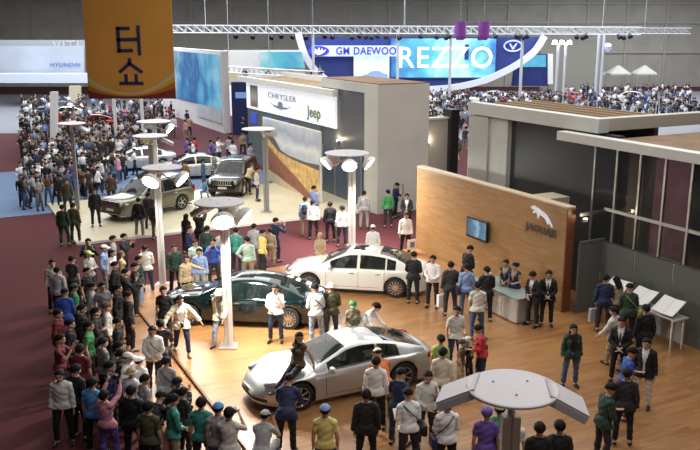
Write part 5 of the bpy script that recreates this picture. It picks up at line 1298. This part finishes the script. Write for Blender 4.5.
# --- carpet level, back
PB = [
 (373, 225, 180, 'stand', 'shirt', 'white', 'white', 'person all in white with white hat behind the white saloon', dict(hair='cap', hairc='white')),
 (406, 213, 0, 'stand', 'shirt', 'white', 'black', 'man in white shirt and black trousers at left end of the wooden wall', dict(acc=[('shopping_bag', 'L', 'white bag held by man in white shirt at wooden wall end', 'white')])),
 (407, 194, -10, 'clasp', 'coat', 'charcoal', 'charcoal', 'man in charcoal suit just behind the white shirt at wall end', dict(inner='white')),
 (397, 183, 60, 'read', 'jacket', 'navy', 'black', 'man in dark navy jacket before the pale grey block', {}),
 (388, 190, 190, 'stand', 'shirt', 'green', 'charcoal', 'person in green top with dark bag before the pale grey block', {}),
 (364, 191, 170, 'stand', 'jacket', 'lgrey', 'lgrey', 'person in grey clothes right of the glaring lamp mast', {}),
 (330, 202, 185, 'stand', 'jacket', 'black', 'black', 'person in black jacket left of the glaring lamp mast', {}),
 (342, 206, 190, 'relaxed', 'shirt', 'white', 'ddenim', 'person in white jacket directly left of the glaring lamp mast', {}),
 (313, 200, 175, 'stand', 'shirt', 'white', 'black', 'person in long white shirt from behind at the mural corner', {}),
 (305, 197, 180, 'stand', 'shirt', 'lblue', 'khaki', 'person in blue shirt with black backpack at the mural corner', dict(acc=[('backpack', 'L', 'black backpack of the person at the mural corner', 'black')])),
 (314, 186, 150, 'point', 'shirt', 'lblue', 'charcoal', 'man in blue shirt behind the backpack wearer at mural corner', {}),
 (320, 233, -5, 'clasp', 'tee', 'tan', 'black', 'fair-haired woman in tan top behind the white saloon bonnet', dict(fem=True, hair='long', hairc='tan')),
 (276, 218, 130, 'photo', 'jacket', 'navy', 'navy', 'man in navy jacket on the maroon carpet below the mural', {}),
 (270, 229, 190, 'relaxed', 'shirt', 'khaki', 'khaki', 'short person in khaki beside the navy-jacketed man', dict(sc=.85)),
 (263, 230, 120, 'talk', 'shirt', 'yellow', 'charcoal', 'man in yellow shirt behind the dark green saloon', {}),
 (247, 237, 190, 'one_hip', 'shirt', 'mint', 'khaki', 'person in pale mint shirt behind the dark green saloon', {}),
 (254, 224, 170, 'stand', 'jacket', 'lgrey', 'grey', 'person in light grey jacket behind the mint and yellow shirts', {}),
 (199, 211, 185, 'photo_high', 'jacket', 'black', 'black', 'man in black holding something up left of the lamp mast', {}),
 (213, 239, 5, 'photo', 'shirt', 'blue', 'charcoal', 'person in blue jacket photographing toward the camera left of lamp mast', dict(acc=[('camera', 'L', 'black camera held by the person in blue left of lamp mast')])),
 (199, 249, 0, 'stand', 'shirt', 'lblue', 'lgrey', 'person in light blue shirt behind the green saloon bonnet', {}),
 (195, 240, 20, 'relaxed', 'tee', 'mint', 'khaki', 'person in pale tee behind the light blue shirt by green saloon', {}),
 (186, 256, 40, 'point', 'shirt', 'tan', 'charcoal', 'person in tan top reaching left at green saloon nose', {}),
 (174, 245, 30, 'stand', 'jacket', 'dgreen', 'black', 'person in dark green jacket just right of the left lamp mast', {}),
 (189, 226, 100, 'stand', 'jacket', 'navy', 'charcoal', 'man in dark navy suit on carpet right of the left lamp mast', {}),
 (186, 214, 160, 'stand', 'tee', 'black', 'black', 'woman with long dark hair in black at the cream floor edge', dict(fem=True, hair='long')),
 (207, 226, 170, 'stand', 'jacket', 'dgreen', 'charcoal', 'person in dark green coat behind the blue-jacketed photographer', {}),
 (222, 229, 190, 'stand', 'shirt', 'lgrey', 'lgrey', 'person in light grey just left of the lamp mast', {}),
 (236, 228, 160, 'relaxed', 'jacket', 'teal', 'ddenim', 'person in teal jacket half hidden by the lamp mast', {}),
 # cream floor
 (183, 171, 110, 'walk', 'shirt', 'white', 'grey', 'man in white shirt and grey trousers walking on the cream floor', dict(z0=S)),
 (148, 193, 180, 'stand', 'jacket', 'charcoal', 'charcoal', 'man in dark jacket before the khaki off-roader rear door', dict(z0=0)),
 (138, 198, 175, 'relaxed', 'jacket', 'black', 'grey', 'man in black jacket and grey trousers before khaki off-roader', dict(z0=0)),
 (155, 200, 190, 'stand', 'jacket', 'charcoal', 'brown', 'person in dark jacket and brown trousers left of white lamp mast', dict(z0=0)),
 (94, 189, 20, 'stand', 'jacket', 'black', 'black', 'person in black at the grille of the khaki off-roader', dict(z0=S)),
 (91, 164, 180, 'stand', 'jacket', 'black', 'black', 'person in black further left behind khaki off-roader', dict(z0=0)),
 (66, 179, 10, 'stand', 'jacket', 'olive', 'charcoal', 'man in olive brown jacket on the blue carpet at left', dict(z0=0)),
 (73, 203, 175, 'stand', 'jacket', 'olive', 'charcoal', 'man in olive coat seen from behind at the cream floor corner', dict(z0=0)),
 (62, 205, 180, 'stand', 'jacket', 'dgreen', 'dgreen', 'person in very dark green coat left of olive coat man', dict(z0=0)),
 (110, 173, 30, 'stand', 'shirt', 'brown', 'charcoal', 'person in brown shirt behind the khaki off-roader bonnet', dict(z0=S)),
 (252, 164, 150, 'lean', 'shirt', 'tan', 'charcoal', 'person with tan hair bending beside the black off-roader', dict(z0=S, hair='bushy', hairc='brown')),
 (257, 168, 90, 'stand', 'shirt', 'offwhite', 'ddenim', 'person in pale shirt between black off-roader and grey mast', dict(z0=S)),
 (204, 180, 0, 'crouch', 'tee', 'sky', 'lblue', 'child in sky blue crouching left of the black off-roader', dict(z0=S, sc=.85)),
]
for (hx, hy, hd, pose, top, tc, bc, lb, k) in PB:
    k = dict(k); k.setdefault('z0', 0); P1(hx, hy, hd, pose, top, tc, bc, lb, **k)
# --- crowd at the left edge of the stage (carpet)
PC = [
 (88, 239, 20, 'photo', 'jacket', 'black', 'black', 'dark-haired man with camera at the upper left of the dense crowd', {}),
 (88, 251, 60, 'cross', 'shirt', 'lgrey', 'charcoal', 'person in yellow-green cap and grey top', dict(hair='cap', hairc='lime')),
 (104, 245, 90, 'stand', 'shirt', 'lblue', 'lgrey', 'person in white cap and pale blue shirt in the left crowd', dict(hair='cap', hairc='white')),
 (113, 236, 100, 'stand', 'shirt', 'lgrey', 'ddenim', 'person in light shirt with dark bag strap at upper crowd', dict(acc=[('shoulder_bag', 'R', 'dark bag of the light-shirted person at upper crowd', 'navy')])),
 (124, 234, 80, 'photo', 'jacket', 'charcoal', 'black', 'man in charcoal jacket at the back of the left crowd', {}),
 (145, 245, 200, 'chin', 'shirt', 'offwhite', 'ddenim', 'man in off-white shirt with raised arm left of lamp mast', {}),
 (139, 256, 90, 'stand', 'jacket', 'dgreen', 'ldenim', 'person in dark green jacket and pale jeans left of white lamp mast', {}),
 (121, 251, 110, 'stand', 'shirt', 'tan', 'brown', 'person in tan top with long brown hair in the left crowd', dict(fem=True, hair='long', hairc='brown')),
 (126, 269, 100, 'photo', 'jacket', 'black', 'black', 'man in black with raised camera in the middle of left crowd', dict(acc=[('camera', 'L', 'camera held in the middle of the left crowd')])),
 (135, 263, 100, 'clasp', 'jacket', 'black', 'black', 'rightmost tall man in black at the wood floor edge', {}),
 (115, 262, 95, 'stand', 'jacket', 'black', 'charcoal', 'man in black jacket beneath the tan-topped woman', {}),
 (112, 250, 40, 'relaxed', 'shirt', 'white', 'black', 'dark-haired woman with white collar in the left crowd', dict(fem=True, hair='long')),
 (72, 256, 160, 'stand', 'tee', 'charcoal', 'black', 'dark figure in charcoal tee left of the lime-capped person', {}),
 (52, 260, 30, 'stand', 'tee', 'lgrey', 'black', 'person in grey tee at the extreme left edge', {}),
 (57, 267, 175, 'stand', 'shirt', 'lgrey', 'black', 'person in pale lilac-grey shirt seen from behind at far left', {}),
 (87, 268, 70, 'stand', 'tee', 'black', 'black', 'person in black tee behind the pale grey jacket woman', {}),
 (92, 283, 100, 'stand', 'shirt', 'lgrey', 'charcoal', 'woman in pale grey jacket beneath the black tee person', dict(fem=True, hair='bushy')),
 (102, 283, 40, 'stand', 'tee', 'grey', 'black', 'person in grey top beside the pale grey jacket woman', {}),
 (74, 284, 120, 'relaxed', 'tee', 'green', 'black', 'person in bright green tee behind the royal blue jacket', dict(hair='cap', hairc='dgreen')),
 (64, 289, 185, 'bend' if False else 'read', 'jacket', 'blue', 'black', 'person in royal blue jacket seen from behind', {}),
 (107, 303, 110, 'stand', 'shirt', 'offwhite', 'charcoal', 'bald-looking person in off-white shirt among black figures', dict(hair='bushy', hairc='brown')),
 (118, 285, 90, 'stand', 'jacket', 'black', 'black', 'person in black below the man with raised camera', {}),
 (128, 292, 120, 'stand', 'jacket', 'black', 'black', 'person in black standing nearest the wood floor corner', {}),
 (89, 322, 95, 'stand', 'tee', 'green', 'black', 'person in green tee lower in the left crowd', {}),
 (60, 335, 90, 'photo', 'tee', 'maroon', 'black', 'person in dark maroon raising both hands at far left', {}),
 (103, 338, 130, 'stand', 'shirt', 'grey', 'charcoal', 'person in grey-brown shirt in the lower left crowd', {}),
 (80, 345, 170, 'stand', 'tee', 'maroon', 'black', 'person in dark red top in the lower left crowd', {}),
 (119, 342, 110, 'stand', 'shirt', 'white', 'black', 'dark-haired person with white collar at the wood floor edge', {}),
 (128, 353, 80, 'stand', 'shirt', 'white', 'charcoal', 'person in white shirt crouched beside cream-shirt photographer', dict(hair='cap', hairc='white')),
 (152, 327, 10, 'clasp', 'shirt', 'offwhite', 'black', 'man in off-white shirt with black diagonal strap and camera', dict(acc=[('shoulder_bag', 'L', 'black bag on diagonal strap of off-white-shirted man', 'black')])),
 (160, 320, 200, 'photo', 'jacket', 'black', 'black', 'person in black holding a camera behind the off-white shirt man', dict(acc=[('camera', 'L', 'camera held by the person in black behind off-white shirt man')])),
 (166, 357, 175, 'carry', 'shirt', 'lgrey', 'ddenim', 'woman in pale lilac top with bag strap on the step edge', dict(fem=True, acc=[('shoulder_bag', 'R', 'dark bag carried by woman in pale lilac top', 'black')])),
 (177, 378, 150, 'crouch', 'jacket', 'black', 'black', 'person in black crouching right of the pale lilac top', {}),
 (139, 357, 165, 'stand', 'tee', 'white', 'olive', 'person in white cap and white tee with olive trousers', dict(hair='cap', hairc='white', sc=.9)),
 (131, 368, 160, 'stand', 'tee', 'white', 'grey', 'person in grey-beige cap and white tee, lower left', dict(hair='bucket', hairc='khaki', sc=.93)),
 (110, 362, 100, 'stand', 'jacket', 'navy', 'black', 'person in navy jacket left of the white caps', {}),
 (59, 371, 5, 'stand', 'shirt', 'offwhite', 'black', 'man in off-white shirt facing camera at the lower left corner', {}),
 (92, 378, 170, 'stand', 'tee', 'sky', 'black', 'dark-haired person in sky blue top behind the pink sleeve', {}),
 (104, 390, 165, 'photo_high', 'shirt', 'pink', 'violet', 'woman in pink long-sleeved top raising a camera overhead', dict(fem=True, acc=[('camera', 'L', 'camera held up by the woman in pink')])),
 (131, 386, 175, 'stand', 'jacket', 'black', 'black', 'person in black right of the pink top at bottom left', {}),
 (121, 350, 90, 'relaxed', 'jacket', 'black', 'black', 'person in black between grey-brown shirt and white collar', {}),
 (160, 392, 160, 'lean', 'jacket', 'charcoal', 'olive', 'person in charcoal leaning forward at the bottom left of step', {}),
 (173, 395, 120, 'clasp', 'shirt', 'teal', 'khaki', 'person in teal-grey shirt beneath the crouching black figure', {}),
 (148, 402, 170, 'stand', 'tee', 'olive', 'black', 'dark-haired person in olive tee at the bottom edge', {}),
 (201, 398, 175, 'stand', 'tee', 'teal', 'charcoal', 'dark-haired person in teal green shirt left of blue cap', {}),
 (218, 403, 180, 'stand', 'tee', 'lgrey', 'denim', 'person in blue cap and light grey tee at the bottom', dict(hair='cap', hairc='sky')),
 (229, 408, 175, 'photo', 'tee', 'offwhite', 'denim', 'dark-haired person photographing the coupe from the bottom edge', dict(acc=[('camera', 'L', 'camera aimed at the coupe from the bottom edge')])),
 (183, 388, 140, 'relaxed', 'tee', 'charcoal', 'black', 'person in charcoal tee right of the crouching black figure', dict(sc=.9)),
 (70, 320, 100, 'stand', 'jacket', 'black', 'black', 'person in black below the royal blue jacket', {}),
 (82, 305, 100, 'stand', 'jacket', 'black', 'charcoal', 'dark figure right of the royal blue jacket', {}),
 (96, 308, 90, 'cross', 'jacket', 'charcoal', 'black', 'dark figure with folded arms below pale grey jacket woman', {}),
 (118, 318, 100, 'stand', 'jacket', 'black', 'black', 'person in black at the wood floor edge above white collar', {}),
 (58, 310, 90, 'stand', 'jacket', 'maroon', 'black', 'dark maroon figure at the extreme left below pale shirt', {}),
 (76, 365, 150, 'stand', 'jacket', 'black', 'black', 'dark figure between off-white shirt man and navy jacket', {}),
 (145, 375, 130, 'stand', 'tee', 'lgrey', 'black', 'person in pale tee behind the pale lilac top', dict(sc=.95)),
]
for (hx, hy, hd, pose, top, tc, bc, lb, k) in PC:
    P1(hx, hy, hd, pose, top, tc, bc, lb, z0=S if hx > 150 and hy > 340 else 0, **k)
# white sweater patch
# --- bottom right foliage/hat cluster
for (hx, hy, tc, lb, kk) in ((487, 408, 'violet', 'person in violet top under the big disc at bottom', dict(hair='bushy', hairc='violet')), (500, 404, 'green', 'person in green top and lime cap beneath the big disc at bottom', dict(hair='cap', hairc='lime')), (513, 413, 'offwhite', 'person in off-white top right of the green figure at bottom', {}), (560, 421, 'black', 'person in black under the right flap of big disc', {}), (540, 423, 'black', 'person in black directly below the big disc', {})):
    P1(hx, hy, 175, 'stand', 'tee', tc, 'black', lb, **kk)

# --- procedural crowds far away
cols = ['black', 'black', 'black', 'charcoal', 'charcoal', 'navy', 'white', 'white', 'lgrey', 'grey', 'lblue', 'offwhite', 'denim', 'red', 'khaki', 'brown', 'blue', 'olive', 'violet', 'tan', 'pink']
wordc = dict(black='black', charcoal='charcoal', navy='navy', white='white', lgrey='light grey', grey='grey', lblue='light blue', offwhite='off-white', denim='denim blue', red='red', khaki='khaki', brown='brown', blue='blue', olive='olive', violet='violet', tan='tan', pink='pink')
fposes = ['stand', 'relaxed', 'look_left', 'cross', 'photo', 'one_hip', 'behind', 'walk']
placed = []
seen_lb = {}
def crowd(poly_px, n, where, group, zlev=0, mind=.55, block=()):
    r2 = random.Random(n * 13 + len(where)); xs = [p[0] for p in poly_px]; ys = [p[1] for p in poly_px]; k = 0; tries = 0
    while k < n and tries < 6000:
        tries += 1; px, py = r2.uniform(min(xs), max(xs)), r2.uniform(min(ys), max(ys))
        ins = False; j = len(poly_px) - 1
        for i in range(len(poly_px)):
            xi, yi = poly_px[i]; xj, yj = poly_px[j]
            if (yi > py) != (yj > py) and px < (xj - xi) * (py - yi) / (yj - yi) + xi: ins = not ins
            j = i
        if not ins: continue
        x, y = G(px, py, 1.7)
        if any((x - a) ** 2 + (y - b) ** 2 < mind ** 2 for a, b in placed): continue
        if any((x - a) ** 2 + (y - b) ** 2 < c * c for a, b, c in block): continue
        placed.append((x, y)); t, b = r2.choice(cols), r2.choice(['black', 'charcoal', 'ddenim', 'denim', 'khaki', 'grey']); fm = r2.random() < .35
        tp = r2.choice(['tee', 'shirt', 'jacket']); hr = r2.choice(['short', 'short', 'bushy', 'long' if fm else 'short'])
        wb_ = {'ddenim': 'dark jeans', 'denim': 'jeans'}.get(b, b + ' trousers')
        lb = '%s-haired visitor in %s %s and %s %s' % ('long' if hr == 'long' else 'short', wordc[t], {'tee': 'tee', 'shirt': 'shirt', 'jacket': 'jacket'}[tp], wb_, where)
        person((x, y, zlev), r2.uniform(0, 360), r2.choice(fposes), tp, t, 'trousers', b, hr, None, fm, r2.uniform(.95, 1.04), lb, group, far=True); k += 1
carsb = [(-22.6, 72.5, 2.3), (33.2, 99.5, 2.4), (17.2, 100.5, 2.4), (25.8, 99.5, 2.4), (-30.5, 86, 2.4), (-27.5, 80, 2.4), (-13.6, 52, 2.5), (-9.6, 49, 2.5), (-6.35, 44.6, 2.4), (-9.75, 38.8, 2.4), (at(53, 120, 60).x, 60.2, 1.3)]
crowd([(50, 98), (84, 98), (172, 100), (176, 118), (150, 128), (120, 135), (56, 140)], 52, 'by the bright red car', 'visitors around the bright red car', 0, .6, carsb)
crowd([(56, 135), (120, 128), (150, 132), (140, 150), (100, 165), (52, 178)], 34, 'left of the grey saloon', 'visitors left of the silver grey saloon', .02, .5, carsb)
crowd([(180, 138), (252, 125), (258, 150), (215, 158), (172, 165)], 22, 'behind the black off-roader', 'visitors behind the black off-road car', .02, .55, carsb)
crowd([(178, 104), (188, 110), (190, 122), (180, 117)], 3, 'by the blue graphics', 'visitors by the blue graphics', 0, 1.2, carsb)
crowd([(475, 88), (560, 90), (560, 100), (475, 98)], 14, 'above the grey pavilion roof', 'visitors above the grey pavilion roof', .04, .8, carsb)
crowd([(560, 92), (652, 90), (652, 108), (600, 106), (560, 100)], 16, 'at the far right', 'visitors in the far right crowd', .04, .8, carsb)
crowd([(452, 118), (468, 118), (468, 150), (452, 145)], 5, 'in the gap by the dark pier', 'visitors seen through the gap', .04, .6, carsb)
crowd([(206, 92), (250, 92), (250, 118), (222, 116)], 7, 'before the white display wall', 'visitors before the white display wall', .04, .7, carsb)
def fill(poly_px, n, mind, z=0.0, seed=1):
    r2 = random.Random(seed); out = []; xs = [p[0] for p in poly_px]; ys = [p[1] for p in poly_px]
    for _ in range(n * 30):
        if len(out) >= n: break
        px, py = r2.uniform(min(xs), max(xs)), r2.uniform(min(ys), max(ys)); ins = False; j = len(poly_px) - 1
        for i in range(len(poly_px)):
            xi, yi = poly_px[i]; xj, yj = poly_px[j]
            if (yi > py) != (yj > py) and px < (xj - xi) * (py - yi) / (yj - yi) + xi: ins = not ins
            j = i
        if not ins: continue
        x, y = G(px, py, 1.7)
        if y > 100.0 and px < 548: continue
        if any((x - a) ** 2 + (y - b) ** 2 < mind ** 2 for a, b in placed) or any((x - a) ** 2 + (y - b) ** 2 < c * c for a, b, c in carsb): continue
        placed.append((x, y)); out.append((x, y, z))
    return out
simple_crowd(fill([(425, 86), (470, 84), (475, 98), (466, 112), (425, 118)], 120, .55, .04, 2) + fill([(470, 86), (560, 86), (560, 98), (475, 97)], 90, .55, .04, 3), 'crowd', 'dense far crowd of tiny visitors filling the floor before the blue stage wall')
simple_crowd(fill([(560, 84), (690, 82), (700, 104), (652, 106), (600, 104), (560, 98)], 170, .6, .04, 4), 'crowd', 'dense far crowd of tiny visitors around the tents at far right')
simple_crowd(fill([(20, 92), (84, 92), (172, 97), (176, 116), (150, 126), (120, 132), (56, 138), (20, 140)], 230, .5, .02, 5), 'crowd', 'dense far crowd of tiny visitors under and left of the orange banner')
simple_crowd(fill([(20, 140), (60, 135), (120, 130), (146, 134), (138, 148), (100, 163), (52, 176), (20, 180)], 70, .5, .02, 6), 'crowd', 'packed visitors on the floor left of the silver grey saloon')
